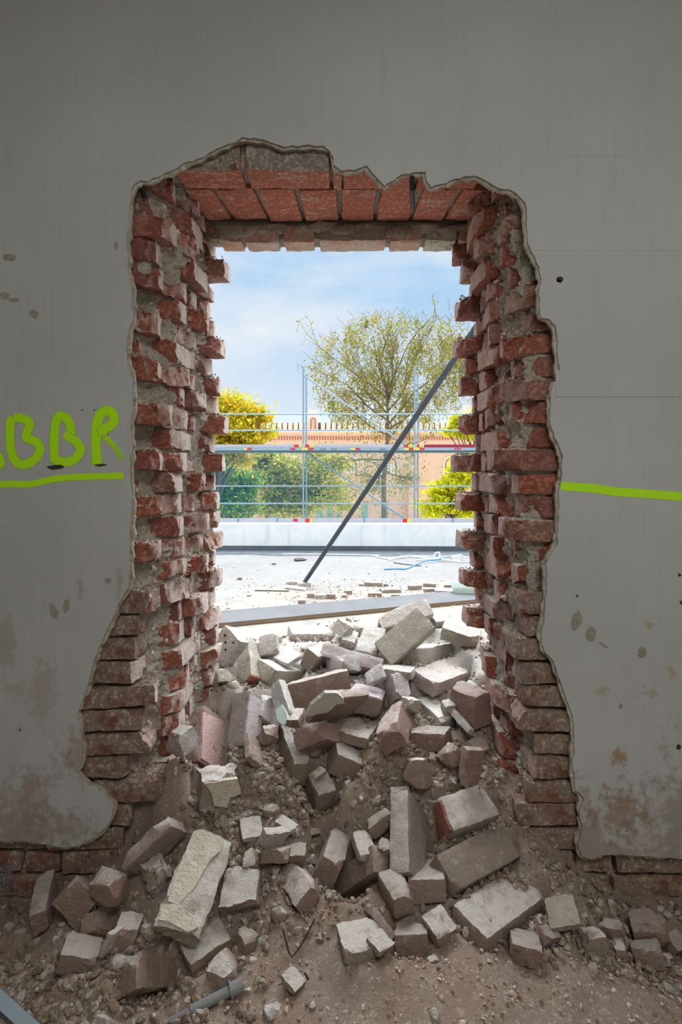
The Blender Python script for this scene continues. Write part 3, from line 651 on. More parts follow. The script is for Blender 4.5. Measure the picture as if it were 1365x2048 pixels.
# ------------------------------------------------------------------ rubble data: id, centre, quaternion, size, kind, colour, label
BRICKS = [
('1',(-.5234,2.2015,.2452),(-.5551,.3942,.7108,-.1768),(.2012,.1512,.0548),'B','pink','tall pink brick standing on end against the foot of the left jamb'),
('2',(-.3748,2.2256,.3132),(-.5751,.4231,.7001,-.0093),(.1909,.08,.0934),'B','lilac','brown and lilac brick standing on end right of the tall pink brick'),
('3',(-.4076,2.526,.4428),(-.4335,.453,.7786,-.0264),(.1785,.0709,.0821),'B','white','chalk white brick tilted upright with a red broken lower end'),
('4',(-.4967,2.4974,.5258),(.0286,-.382,-.7141,-.586),(.1092,.128,.0676),'B','white','white perforated brick with four small round holes leaning by the left jamb'),
('5',(-.3286,2.5861,.5005),(-.2697,.5846,.668,.3731),(.0878,.0817,.0513),'F','white','pointed white slab standing behind the chalk white tilted brick'),
('6',(-.1556,2.9153,.4614),(.1085,-.5804,-.8067,-.0261),(.0915,.2128,.0501),'B','white','white brick with a red underside below the round mortar lump'),
('9',(-.2366,2.5364,.464),(-.0171,-.3698,-.9186,-.1388),(.0972,.0862,.0212),'F','white','flat white chip beside the pointed white slab'),
('10',(-.1129,2.5594,.4545),(.6609,-.6696,.3387,.0142),(.0666,.0834,.1416),'B','olive','olive grey brick end with a white dusty top in the middle of the pile'),
('11',(-.2815,2.5067,.393),(.1334,-.357,-.919,.1008),(.1208,.1587,.0909),'F','cream','cream block with rows of old mortar ridges on its side'),
('12',(-.4986,2.3769,.4347),(-.217,-.2077,.8436,.4452),(.0619,.0495,.0564),'F','cream','small pale cube beside the left jamb under the perforated brick'),
('14',(-.3018,2.2909,.3191),(.5235,-.4997,-.6736,.1498),(.1101,.1073,.06),'F','white','white slab wedged behind the lilac brick that stands on end'),
('15',(-.2305,2.253,.3764),(-.0749,-.5652,-.6261,-.532),(.1664,.06,.04),'F','mint','white slab with pale blue paint leaning on the big brown brick'),
('16',(-.0912,2.3775,.3709),(-.6378,.7611,.1131,.0344),(.2521,.1199,.065),'B','brown','large brown brick face with a thin crack standing across the pile'),
('17',(-.0155,2.2444,.3703),(.4182,.8281,.3648,.0794),(.2164,.1459,.0355),'F','whitetop','half brick with a flat white mortar top before the large brown brick'),
('18',(-.1729,2.1806,.3423),(-.4156,.468,.4339,.6481),(.0365,.0507,.082),'F','brown','small brown wedge below the slab with pale blue paint'),
('19',(-.0524,2.2114,.2524),(-.8115,.0476,-.4582,.3595),(.067,.2895,.094),'F','brown','flat brown brick piece with a pale ridge on top of the slope'),
('21',(-.2754,2.1504,.295),(.7191,-.3864,-.5086,-.2738),(.0533,.0636,.05),'F','brown','small brown wedge at the foot of the lilac standing brick'),
('22',(-.3202,2.0699,.2725),(.5195,.3584,.2385,.7381),(.1124,.0709,.0232),'F','brown','brown stub with one pale edge on the gravel left of centre'),
('24',(-.1866,2.2022,.1971),(.7538,-.6204,-.0429,.2123),(.0713,.0898,.2207),'B','tan','dust covered tan brick sunk lengthwise into the slope'),
('25',(.2891,2.5533,.5489),(.1287,-.4292,-.7646,-.4632),(.118,.2404,.065),'B','sage','big sage green whole brick leaning diagonally at the top of the pile'),
('26',(.3171,2.8538,.5609),(-.2366,.5393,.7445,.3145),(.0857,.2632,.09),'F','whitegrey','rough pale grey block behind the big sage green brick'),
('27',(.1372,2.628,.4993),(-.229,.7774,.5622,.1646),(.1501,.0993,.06),'B','white','white brick lying flat left of the sage green brick'),
('28',(.0437,2.6924,.5041),(-.206,.7672,.6055,.0485),(.0981,.061,.0426),'F','white','white wedge with an olive end beside the flat white brick'),
('29',(.0109,2.704,.5478),(-.1269,-.4399,-.6931,-.5568),(.0791,.0607,.05),'F','white','small tilted white square chunk near the top of the pile'),
('30',(.1308,2.8143,.5281),(-.038,.7471,.6509,.1298),(.1035,.1055,.05),'F','cream','cream slab lying behind the flat white brick'),
('31',(.3884,2.6451,.4462),(.0791,.3823,.9169,-.0831),(.1335,.2651,.0661),'B','pale','whole pale brick with mortar crumbs on top below the sage green brick'),
('32',(.4335,2.4832,.3958),(.0904,-.4118,-.9059,-.0387),(.1307,.2252,.0598),'B','pinkwhite','whole white brick with pink sides lying tilted right of centre'),
('33',(.2401,2.4314,.4375),(.0242,.8382,.5448,-.004),(.0783,.139,.0319),'F','cream','crumbly cream piece squeezed under the whole pale brick'),
('34',(.235,2.3819,.3747),(-.3241,.5871,.7235,.1639),(.1181,.0655,.1084),'F','greylilac','grey broken half brick standing on edge with a pale mint spot'),
('35',(.1083,2.3636,.3428),(-.0747,.119,.9901,.0041),(.1293,.1107,.0755),'B','lilacbrown','square brown half brick with a lilac top in the middle of the pile'),
('36',(.0728,2.2722,.2562),(.0511,-.1584,-.9859,.0145),(.1187,.1869,.0366),'B','tan','dusty brick buried flat below the lilac topped half brick'),
('37',(.017,2.4972,.4394),(-.4159,-.1939,-.7601,-.46),(.1183,.0624,.1071),'F','white','white angular lump behind the right end of the large brown brick'),
('38',(.049,2.5352,.4433),(-.3046,.7455,.5387,.2477),(.0592,.2641,.0971),'B','lilac','long lilac whole brick lying across the upper pile'),
('39',(.1443,2.3784,.4403),(.0532,-.6396,-.6521,-.4036),(.0613,.0763,.0301),'F','white','white flake with a red corner right of the angular white lump'),
('40',(.3937,2.3453,.2961),(.1001,-.532,-.8397,-.0425),(.1709,.0773,.0447),'B','pale','pale grey brick sliding down towards the viewer before the white pink brick'),
('41',(.5069,2.2503,.371),(-.9678,-.0028,.0524,-.2461),(.0803,.1501,.1172),'F','red','jagged red broken brick at the foot of the right jamb'),
('42',(.469,2.2011,.3239),(-.8834,-.1874,.4129,-.1182),(.026,.1292,.03),'F','pale','narrow pale sliver lying beside the jagged red brick'),
('43',(.2061,2.1766,.3147),(.2698,-.3959,-.5755,-.6628),(.0761,.0927,.2156),'F','redbrown','three sided red brown chunk with a pale top in mid slope'),
('44',(.3443,2.1825,.2665),(.0822,.8312,.5496,-.0179),(.101,.1377,.064),'B','redbrown','red brown half brick with gravel heaped on its top'),
('45',(.4501,2.2802,.3478),(-.4928,-.5035,-.6337,.3194),(.0501,.0861,.0406),'F','cream','small cream block in the gap under the white pink brick'),
('46',(.5594,2.6468,.5409),(.9682,.1565,.1003,-.1674),(.1604,.1029,.06),'F','whitegrey','grey brick with a dark crack behind the whole pale brick'),
('47',(.5973,2.7731,.5687),(-.9811,-.1037,.1615,-.0251),(.1003,.1138,.04),'F','cream','smooth cream slab at the upper right of the pile'),
('48',(.5012,2.88,.545),(.1177,-.5862,-.7886,-.1435),(.0747,.0759,.0377),'F','white','white chunk right of the top of the sage green brick'),
('49',(.2757,2.2669,.3586),(.6697,-.394,-.5843,-.2343),(.0554,.0602,.05),'F','pale','pale lump with a rusty hollow beside the grey half brick'),
('52',(.0078,2.1833,.1965),(-.7148,.6557,-.1151,-.2141),(.102,.0788,.1511),'B','tan','dusty tan brick end jutting out of the middle of the slope'),
('53',(-.0788,2.0805,.1145),(.1581,-.5184,-.8356,-.0898),(.0986,.0717,.1091),'B','brown','brown half brick pushed upright into the sand in mid slope'),
('54',(-.0778,2.0473,.2022),(-.0768,-.5222,-.794,-.3017),(.0307,.0423,.0202),'F','tan','small tan flake resting on the half brick pushed into the sand'),
('55',(-.4279,1.9623,.1863),(.6185,-.3888,-.5699,-.3763),(.1278,.1214,.0877),'F','greymortar','square block with a thick grey mortar coat on the left slope'),
('56',(-.3004,1.9019,.087),(.108,-.5845,-.7999,-.0827),(.0781,.0679,.0335),'F','pale','pale cube of brick with a flat top on the gravel below the mortar coated block'),
('57',(-.291,1.8087,.0436),(.1351,-.6285,-.7604,-.0926),(.0576,.0494,.05),'F','brown','brown cube under the pale flat topped cube'),
('58a',(-.2184,1.8447,.1014),(-.7425,.3747,.4838,.2725),(.0541,.0901,.0302),'F','pale','pale shell shaped chip lying on a brown chip'),
('58b',(-.205,1.8217,.0602),(.1785,.7799,.5928,-.0923),(.0592,.0854,.0363),'F','brown','brown chip under the pale shell shaped chip'),
('60',(-.183,1.9084,.1016),(-.04,.3286,.9426,.0436),(.0699,.0394,.02),'F','pale','flat pale shard with a reddish edge among the mid slope gravel'),
('62',(-.1393,1.8378,.0548),(.1297,-.6961,-.6974,-.111),(.0559,.0489,.05),'F','brown','blunt brown cube left of the broken topped brick'),
('63',(-.1302,1.7666,.0032),(-.1573,-.479,-.8256,-.2533),(.1534,.0759,.0635),'F','tan','tan brick with a curved bite in its side sliding down the left of centre'),
('64',(-.036,1.8972,-.0068),(.234,-.0921,-.9668,-.0466),(.0686,.1419,.1079),'B','pinkbrown','brown brick standing on end with a rough pale broken top in the middle'),
('65',(.0754,1.8683,.052),(.0634,-.615,-.7848,-.0431),(.0953,.056,.0411),'F','pale','small pale brick end right of the rough topped standing brick'),
('66',(.066,1.8684,-.0388),(-.6827,.1473,.524,-.4876),(.0739,.2449,.07),'B','brown','long brown brick lying slantwise under the upright grey brick'),
('67',(.2241,1.8784,.0715),(-.2172,-.1096,-.9258,-.2893),(.0645,.2303,.1469),'B','grey','big grey whole brick standing upright in the right foreground'),
('68',(.2099,1.9976,.149),(-.0129,-.6826,-.7305,.0147),(.0513,.0669,.04),'F','whitetop','white topped red piece peeking out behind the upright grey brick'),
('69',(.4309,1.9615,.1129),(-.1876,.5331,.8053,.1792),(.1099,.1742,.0728),'B','paletop','broad pale brick with a raw red broken end right of the upright grey brick'),
('70',(.438,1.8508,.0226),(-.2501,.461,.836,.1611),(.1053,.2728,.0685),'B','olivebrown','dark olive brown whole brick leaning between two pale bricks at right'),
('71',(.4886,1.7359,-.0465),(.0823,-.4403,-.8939,-.0165),(.1198,.2869,.0565),'B','sand','large sandy whole brick lowest of the three leaning bricks at right'),
('72',(.2833,1.6308,-.017),(.0095,-.5088,-.8534,-.1128),(.0719,.0678,.04),'F','tan','small tan block left of the large sandy brick'),
('73',(.1662,1.7173,.0178),(.9796,.0377,-.0314,.1947),(.0666,.1061,.06),'B','brown','dusty brown brick end below the upright grey brick'),
('74',(.1993,1.6253,-.0529),(.076,.7039,.7039,-.0565),(.0615,.0903,.06),'F','brown','brown block half buried beside the small tan block'),
('75',(.0563,1.5714,-.0068),(-.0038,.6199,.7846,-.0143),(.1036,.1142,.0272),'F','sand','sand coated brick lying in the front slope with crumbs stuck to it'),
('76',(.1066,1.5379,.0129),(-.9209,-.0952,-.11,-.3616),(.0581,.0504,.0152),'F','tan','light tan stone chip on the sand coated brick'),
('77',(-.1275,1.5065,-.0608),(-.1828,.3127,.932,-.011),(.0523,.0481,.014),'P','tan','flat tan tile piece on the sand in the centre foreground'),
('78',(.11,1.641,-.0155),(.1912,-.3339,-.8738,-.2972),(.0981,.0251,.0397),'F','brown','brown brick edge half buried behind the sand coated brick'),
('80',(-.593,1.7996,.1029),(.0541,-.4372,-.7941,-.4188),(.0415,.1668,.1096),'B','palelilac','pale brick with a mortar patch lying diagonally below the left jamb'),
('81',(-.4391,1.712,.0471),(-.1348,.0577,.9685,.2015),(.1279,.2659,.0528),'B','mortared','big brick coated with lumpy yellowish mortar in the left foreground'),
('82',(-.5714,1.7465,.0404),(.6505,-.2423,-.6657,-.2738),(.0814,.065,.0659),'F','mortared','smaller mortar crusted brick tucked behind the big lumpy mortar brick'),
('83',(-.3052,1.74,-.0034),(.0447,-.0018,.9795,.1964),(.1058,.1171,.0716),'F','palelilac','half brick with a ribbed broken face right of the big lumpy mortar brick'),
('84',(-.3909,1.6356,-.0808),(.0341,-.4294,-.8981,-.089),(.079,.1203,.0477),'B','tan','brick with a dusty top sticking out under the big lumpy mortar brick'),
('86',(-.5296,1.5588,-.0922),(-.4463,.3886,.7963,-.1249),(.0757,.1474,.06),'F','brown','brown triangular brick half sunk in the soil of the left foreground'),
('87',(-.8126,1.747,-.0265),(-.2659,.2402,.7964,.4873),(.0975,.0847,.0631),'F','redbrown','rounded red brown brick lump with a pale edge at the left'),
('88',(-.706,1.7225,.0258),(-.1081,-.131,-.6472,-.7431),(.093,.0737,.0525),'F','pinkbrown','pinkish brick piece leaning behind the rounded red brown lump'),
('89',(-.9314,1.7792,-.0581),(.9815,.0707,-.0886,.1542),(.0489,.1575,.0706),'B','redbrown','narrow red brown brick stub standing at the far left'),
('90',(-.7379,1.7008,-.0802),(-.2468,.5135,.8118,-.1283),(.0583,.0821,.05),'F','rust','rust coloured chunk with a ribbed break beside the rounded lump'),
('91',(-.6139,1.6239,-.0258),(.1455,.0186,-.9888,-.0287),(.0619,.0723,.05),'F','pinkbrown','cracked pinkish chunk left of the big lumpy mortar brick'),
('92',(-.6333,1.5891,-.0205),(.7896,-.2268,-.5654,-.0731),(.058,.0809,.0141),'P','cream','plaster shard with a pale blue edge in the left gravel'),
('93',(-.7329,1.5862,-.0624),(-.1648,-.0976,.9806,-.0407),(.0946,.08,.05),'F','brown','brown brick with grey gravel spilled over it at the left'),
('95',(-.2723,1.6255,-.0527),(-.011,.4223,.9045,-.0583),(.0519,.0448,.04),'F','brown','small brown wedge under the ribbed half brick'),
('104',(.6516,1.6656,-.005),(.0653,.754,.6177,.2138),(.0872,.083,.016),'P','plaster','large flat plaster shard leaning near the right wall base'),
('105',(.5213,1.6009,-.0574),(-.0351,.0936,.9907,-.0918),(.0779,.0843,.05),'F','brown','brown brick piece half buried in sand below the large sandy brick'),
('106',(.5935,1.6368,-.0522),(.2645,-.5438,-.7958,-.0314),(.0369,.0579,.05),'F','brown','dark brown lump between the plaster shard and the sand heap'),
('107',(.9455,1.7401,-.1148),(.0433,.786,.6085,.0998),(.0849,.0963,.06),'F','red','big red brick fragment with slanting sides near the right wall base'),
('108',(1.0209,1.7361,-.1525),(.2711,-.4829,-.8285,-.0838),(.0463,.0784,.05),'F','brown','brown brick fragment cut by the right edge of the picture'),
('109',(.7323,1.6402,-.0707),(.1157,.7652,.633,.0214),(.05,.0674,.05),'F','tan','tan rounded fragment below the large flat plaster shard'),
('110',(.8057,1.6814,-.0694),(.0584,.872,.4737,.1091),(.036,.0617,.0403),'F','brown','brown oblong fragment between the plaster shard and the big red fragment'),
('111',(.8095,1.6467,-.0871),(.112,.786,.6026,.0811),(.06,.028,.025),'F','tan','short tan stick of brick below the brown oblong fragment'),
('112',(.8975,1.6614,-.1248),(.1332,.7848,.6044,-.0313),(.0551,.0774,.05),'F','brown','low brown fragment half buried below the big red fragment'),
('114',(.4574,1.9977,.2549),(-.6327,.4462,.5479,.3168),(.1171,.0757,.03),'B','redbrown','thin red brown brick slice on edge with a white rim before the right jamb'),
('115',(.3987,2.0831,.248),(-.3393,.1889,.7758,.4972),(.0622,.0655,.0615),'F','tan','tan block leaning behind the white rimmed brick slice'),
('116',(.2757,2.0224,.2185),(.2351,-.6278,-.4943,-.5534),(.0867,.0753,.076),'F','tan','tan wedge shaped brick standing in mid slope right of centre'),
('118',(.5102,2.1426,.2488),(.2125,-.5892,-.7639,-.1556),(.0506,.0753,.05),'F','red','dark red chunk below the jagged red brick'),
('119',(.1374,1.92,.1053),(.2185,.6565,.7013,.1716),(.0572,.0808,.04),'F','brown','brown slab tilted behind the left edge of the upright grey brick'),
('120',(.1415,1.8398,.0635),(-.0085,-.6964,-.6916,-.1917),(.0491,.0459,.05),'F','brown','brown cube tucked against the left side of the upright grey brick'),
('121',(.2696,1.8354,-.0197),(.9857,-.1628,-.0367,-.0237),(.1067,.2444,.06),'B','lilacbrown','lilac brown brick lying flat beneath the upright grey brick'),
('k1',(-.5602,1.9841,.3492),(.3281,.0813,.6057,.7203),(.0892,.0664,.07),'F','pinkwhite','white crusted brick lump at the foot of the left jamb'),
]
LUMPS = [
((-.363,5.605,-.1186),.1235,.0815,'white','round white mortar lump at the back of the pile'),
((-.2065,5.235,-.0701),.0461,.0369,'white','small white crumb right of the round mortar lump'),
((-.1204,5.105,-.0422),.0472,.036,'white','second small white crumb right of the round mortar lump'),
((-.445,2.338,.4066),.0268,.0258,'cream','pale rounded stone below the small pale cube by the left jamb'),
((-.1077,2.154,.231),.0342,.0304,'tan','round tan stone under the flat brown brick piece'),
((-.3662,2.134,.2619),.0306,.0188,'brown','flat brown stone lodged on the foot of the lilac standing brick'),
((.608,2.714,.5322),.0359,.0215,'white','white lump at the upper right behind the grey cracked brick'),
((.1794,2.53,.4715),.0189,.0223,'cream','cream stone under the left end of the sage green brick'),
((.5507,2.354,.3981),.0363,.0311,'pale','pale wedge stone beside the right jamb under the white pink brick'),
((-.2408,1.962,.1167),.0337,.0303,'tan','knobbly tan stone right of the mortar coated block'),
((-.2404,1.918,.092),.019,.0317,'pinkbrown','upright pinkish pebble shard between the pale cube and the flat shard'),
((-.3304,1.95,.1152),.0322,.0129,'tan','flat grey stone above the pale flat topped cube'),
((-.378,1.898,.1128),.0301,.0134,'tan','grey shard lying below the mortar coated block'),
((-.3807,1.87,.0971),.0198,.0189,'brown','brown three cornered chip left of the pale flat topped cube'),
((-.4671,1.878,.1189),.0248,.0165,'red','dark red chip under the mortar coated block'),
((-.5342,1.874,.1255),.0206,.0215,'tan','round pebble below the left jamb near the diagonal pale brick'),
((-.5308,1.862,.0919),.0226,.0164,'pinkbrown','pinkish stone touching the right end of the diagonal pale brick'),
((-.1602,1.894,.0819),.025,.0167,'tan','grey oblong pebble right of the pale shell shaped chip'),
((-.2058,1.91,.0907),.016,.0135,'tan','small grey pebble right of the upright pebble shard'),
((-.0976,1.934,.063),.0264,.0128,'tan','flat grey stone at the top of the broken topped brick'),
((-.0968,1.838,.0302),.0202,.0182,'greymortar','grey mortar stone between the bitten tan brick and the rough topped brick'),
((-.0986,1.798,.0198),.0166,.0218,'greymortar','lower grey mortar stone beside the bitten tan brick'),
((-.0822,1.922,.0239),.0212,.0161,'tan','grey stone left of the rough broken top'),
((-.3413,1.814,.0386),.024,.02,'pale','pale stone behind the ribbed half brick'),
((-.3737,2.046,.2269),.0189,.0207,'tan','square grey stone left of the brown stub'),
((-.4183,2.066,.2211),.0218,.0182,'tan','tan stone under the tall pink brick'),
((-.3449,2.01,.2144),.0177,.0142,'tan','tan stone below the brown stub'),
((-.2763,2.01,.2122),.0199,.0159,'greymortar','grey cube of mortar in the gravel fan'),
((-.2779,1.99,.1768),.0184,.0193,'greymortar','grey stone in the middle of the gravel fan'),
((-.3168,1.986,.1812),.0158,.0114,'pinkbrown','pink pebble in the gravel fan'),
((-.2431,2.01,.1989),.0133,.0168,'pinkbrown','pinkish sliver in the gravel fan'),
((-.5108,1.91,.1959),.0084,.0076,'tan','little round pebble beside the mortar coated block'),
((.1258,1.99,.1329),.0272,.021,'greymortar','layered grey mortar lump left of the upright grey brick'),
((.0461,1.958,.0716),.0173,.0207,'greymint','greenish grey stone above the small pale brick end'),
((.1313,1.93,.0778),.017,.0153,'tan','brown grey cube stone left of the upright grey brick'),
((.0961,2.01,.1613),.0159,.0159,'tan','square pebble in the sand left of the tan wedge'),
((.1909,2.054,.1775),.019,.0109,'tan','oval pebble left of the tan wedge'),
((.1829,2.066,.1924),.0137,.0109,'tan','smaller oval pebble above the oval pebble'),
((.0688,1.99,.1395),.0123,.0149,'tan','tan pebble at the edge of the bare sand'),
((.2984,1.938,.1279),.0137,.0154,'white','white pebble in the gap beside the raw red end'),
((.3042,1.926,.0998),.0136,.0212,'greymortar','grey stone in the gap right of the upright grey brick'),
((.3183,1.974,.1682),.0226,.0217,'greymortar','grey stone above the broad pale brick'),
((.3345,2.006,.1825),.0221,.0133,'tan','flat grey pebble below the dark brown block'),
((.3393,2.09,.2272),.0267,.0285,'brown','dark brown block behind the tan wedge brick'),
((.4002,2.014,.1834),.0231,.0266,'tan','tan stone at the foot of the white rimmed slice'),
((.3194,1.954,.1515),.0258,.0194,'brown','brown piece touching the raw red broken end'),
((.1824,2.086,.2315),.0101,.0221,'brown','brown splinter below the three sided chunk'),
((-.5634,1.638,-.039),.0245,.0217,'greymortar','round grey stone left of the big lumpy mortar brick'),
((-.5162,1.63,-.0541),.023,.0187,'brown','dark round stone under the big lumpy mortar brick'),
((-.5483,1.622,-.0607),.0164,.0136,'greymortar','small grey stone below the round grey stone'),
((-.4751,1.61,-.0696),.0227,.0291,'brown','dark brown stone in the hollow under the big lumpy mortar brick'),
((-.6578,1.702,-.0181),.0225,.018,'tan','tan angular stone left of the cracked pinkish chunk'),
((-.6504,1.722,-.0004),.0174,.0174,'greymortar','grey stone above the tan angular stone'),
((-.6154,1.706,.0096),.015,.018,'tan','tan oblong stone above the cracked pinkish chunk'),
((-.325,1.522,-.0596),.051,.0503,'tan','large rounded tan rock beside the grey plastic pipe'),
((-.6008,1.55,-.0586),.0324,.03,'greymortar','crumbly grey mortar lump left of the brown triangular brick'),
((-.438,1.542,-.0816),.0129,.0177,'pale','pale chip leaning on the brown triangular brick'),
((-.414,1.498,-.0681),.0152,.0185,'tan','flat tan chip left of the large rounded rock'),
((-.219,1.61,-.0494),.0184,.0192,'mint','pale mint green stone right of the dusty topped brick'),
((-.2353,1.65,-.0439),.0174,.0225,'pinkbrown','pinkish oblong pebble above the mint green stone'),
((-.213,1.654,-.0336),.0131,.0219,'pale','pale pebble beside the pinkish oblong pebble'),
((-.3395,1.658,-.0562),.0146,.0153,'tan','tan pebble above the dusty topped brick'),
((-.2983,1.594,-.058),.0126,.0126,'brown','brown pebble right of the dusty topped brick'),
((-.2672,1.546,-.0534),.0157,.0191,'brown','brown stone right of the large rounded rock'),
((-.2412,1.554,-.0535),.0151,.011,'tan','flat brown pebble right of the brown stone'),
((-.2055,1.494,-.0662),.0158,.0204,'tan','rounded stone above the collar of the plastic pipe'),
((-.2401,1.474,-.0676),.0123,.0136,'tan','stone touching the collar of the plastic pipe'),
((-.4223,1.442,-.0822),.0191,.0191,'pale','pale stone left of the grey plastic pipe'),
((-.3473,1.434,-.0816),.0145,.012,'whitegrey','white grey stone below the grey plastic pipe'),
((-.3689,1.426,-.085),.0113,.0126,'mint','bluish stone at the tip of the grey plastic pipe'),
((-.4326,1.466,-.0797),.0155,.0116,'tan','tan stone above the thin end of the plastic pipe'),
((-.3944,1.462,-.076),.0148,.0122,'tan','second tan stone above the thin end of the plastic pipe'),
((-.5621,1.446,-.0882),.0108,.0127,'whitegrey','pale stone in the soil at lower left'),
((-.545,1.454,-.0936),.0077,.009,'brown','brown pebble right of the pale lower left stone'),
((-.5903,1.422,-.089),.0329,.0204,'pale','broad pale stone cut by the bottom edge at left'),
((-.4713,1.422,-.0859),.0113,.0132,'redbrown','red brown chip by the bottom edge left of the pipe'),
((-.1836,1.426,-.0756),.0188,.0173,'whitegrey','white grey stone at the bottom left of centre'),
((-1.0861,1.826,-.1327),.0161,.0282,'greymortar','grey clod at the left edge of the picture'),
((-1.0298,1.754,-.1233),.0224,.0178,'greymortar','lower grey clod at the left edge'),
((-.9599,1.702,-.1024),.0195,.018,'greymortar','grey clod right of the lower left clod'),
((-.93,1.662,-.1156),.0154,.0293,'plaster','upright pale grey flake in the left gravel'),
((-.8924,1.674,-.0981),.0162,.014,'greymortar','round grey pebble right of the upright flake'),
((-.8279,1.674,-.0778),.0089,.0162,'tan','small upright tan pebble in the left gravel'),
((-.8019,1.666,-.0779),.0154,.0132,'greymortar','square grey pebble in the left gravel'),
((-.7837,1.694,-.0716),.0142,.028,'tan','slanting tan pebble before the rounded red brown lump'),
((-.8398,1.698,-.0729),.0142,.0135,'brown','brown pebble at the foot of the rounded red brown lump'),
((-.7415,1.658,-.0703),.0168,.0131,'greymortar','grey oval stone above the gravel strewn brick'),
((-.767,1.65,-.0783),.0167,.0153,'mint','pale blue grey chip in the left gravel'),
((-.7236,1.614,-.0736),.0206,.0142,'greymortar','grey stone lying on the gravel strewn brick'),
((-.8346,1.658,-.0849),.0131,.0168,'greymortar','grey pebble left of the gravel strewn brick'),
((-.9241,1.942,-.0641),.0235,.0321,'olive','dusty shard standing against the left wall base'),
((-1.1252,1.942,-.062),.018,.0321,'olive','bent shard against the left wall base near the picture edge'),
((-1.046,1.942,-.0534),.0214,.0282,'olive','dull shard against the wall base between two others'),
((-.6915,1.914,.0522),.0261,.0304,'brown','brown lump behind the diagonal pale brick'),
((.2251,1.378,-.0376),.0137,.0182,'whitegrey','pale angular chip at the bottom centre edge'),
((.2499,1.53,-.0312),.0175,.0115,'greymortar','flat grey chip on top of the sand heap'),
((-.1753,1.646,-.02),.0174,.0109,'mint','pale green chip above the wire hook'),
((-.1209,1.622,-.0243),.0172,.0107,'greymortar','grey chip left of the wire hook'),
((-.0577,1.602,-.0276),.0184,.0184,'brown','brown cube half sunk left of the sand coated brick'),
((-.1793,1.666,-.012),.0286,.022,'brown','brown stone below the bitten tan brick'),
((-.1649,1.43,-.0731),.0173,.0189,'whitegrey','grey mortar chunk at the lower left of the sand heap'),
((-.0724,1.438,-.0696),.0095,.0114,'tan','small tan chip on the left foot of the sand heap'),
((-.0103,1.398,-.0675),.0068,.0092,'mint','tiny pale blue chip at the bottom edge'),
((.7814,1.77,-.0582),.014,.0125,'brown','brown pebble right of the flat plaster shard'),
((.8531,1.802,-.0903),.0198,.0206,'brown','dark wedge stone at the right wall base'),
((.7881,1.746,-.0727),.0162,.0215,'tan','upright tan chip between the plaster shard and the oblong fragment'),
((.814,1.786,-.0703),.0157,.0142,'brown','dark pebble at the right wall base'),
((1.0404,1.842,-.137),.0154,.0154,'brown','brown stone right of the big red fragment'),
((1.0535,1.826,-.1428),.0153,.0161,'brown','second brown stone right of the big red fragment'),
((1.0881,1.83,-.1378),.0161,.0089,'brown','flat brown pebble near the right picture edge'),
((1.0843,1.858,-.1329),.0164,.0147,'brown','brown pebble at the wall base near the right picture edge'),
((.821,1.614,-.0924),.0121,.0107,'pale','pale pebble on the dust at lower right'),
((.8826,1.67,-.1242),.0118,.0081,'redbrown','reddish pebble left of the low brown fragment'),
((.958,1.67,-.1408),.0191,.0125,'brown','brown flat stone below the right edge fragment'),
((1.004,1.698,-.1552),.0209,.0135,'tan','tan flat stone at the right picture edge'),
((.7265,1.594,-.0796),.0169,.0246,'brown','brown stone poking out of the dust right of the sand heap'),
((.7125,1.626,-.0693),.0186,.015,'tan','tan broken pebble below the tan rounded fragment'),
((.6872,1.634,-.0544),.018,.0108,'brown','brown sliver below the flat plaster shard'),
((.5841,1.674,-.0428),.017,.0207,'brown','brown stone squeezed under the large sandy brick'),
((.5594,2.078,.231),.0183,.0206,'redbrown','red stone at the foot of the right jamb'),
]

BRICKS = [(a, c, q, tuple(1.06*x for x in d), k, co, l) for a, c, q, d, k, co, l in BRICKS]   # corners were read off worn edges
COLS = dict(white=(248,247,241), pink=(196,140,136), lilac=(196,178,180), cream=(238,231,214), olive=(172,160,132), brown=(150,112,90), whitetop=(182,142,120), tan=(172,142,116),
    sage=(218,217,200), whitegrey=(234,236,232), pinkwhite=(238,224,218), pale=(224,214,204), greylilac=(186,178,176), lilacbrown=(166,132,122), red=(160,84,66), redbrown=(146,92,76), greymortar=(176,164,146),
    pinkbrown=(172,130,116), grey=(182,170,164), paletop=(196,182,174), olivebrown=(122,102,76), sand=(190,168,146), palelilac=(188,166,160), mortared=(200,188,166), rust=(160,98,58), plaster=(158,140,116), mint=(206,214,206), greymint=(176,186,174))
DUSTY = dict(olivebrown=.12, redbrown=.6, red=.45, brown=.6, rust=.4, plaster=.3, lilacbrown=.7, pinkbrown=.7)
def uncut(kind, dims, seed):
    q = random.Random(seed); h = [d/2 for d in dims]; cuts = []
    def cut(n, dep): n = Vector(n).normalized(); cuts.append((n[:], sum(abs(n[i])*h[i] for i in range(3))-dep))
    s = min(dims)
    if kind == 'B':
        for _ in range(2): cut((q.choice([-1,1])*q.uniform(.3,1), q.choice([-1,1])*q.uniform(.3,1), q.choice([-1,1])*q.uniform(.3,1)), q.uniform(.008,.022))
    elif kind == 'F':
        for _ in range(5): cut((q.choice([-1,1])*q.uniform(.1,1), q.choice([-1,1])*q.uniform(.1,1), q.choice([-1,1])*q.uniform(.1,1)), q.uniform(.14,.42)*s)
    return cuts
terr_pts = []; LOOSE = {}; DIMS = {}
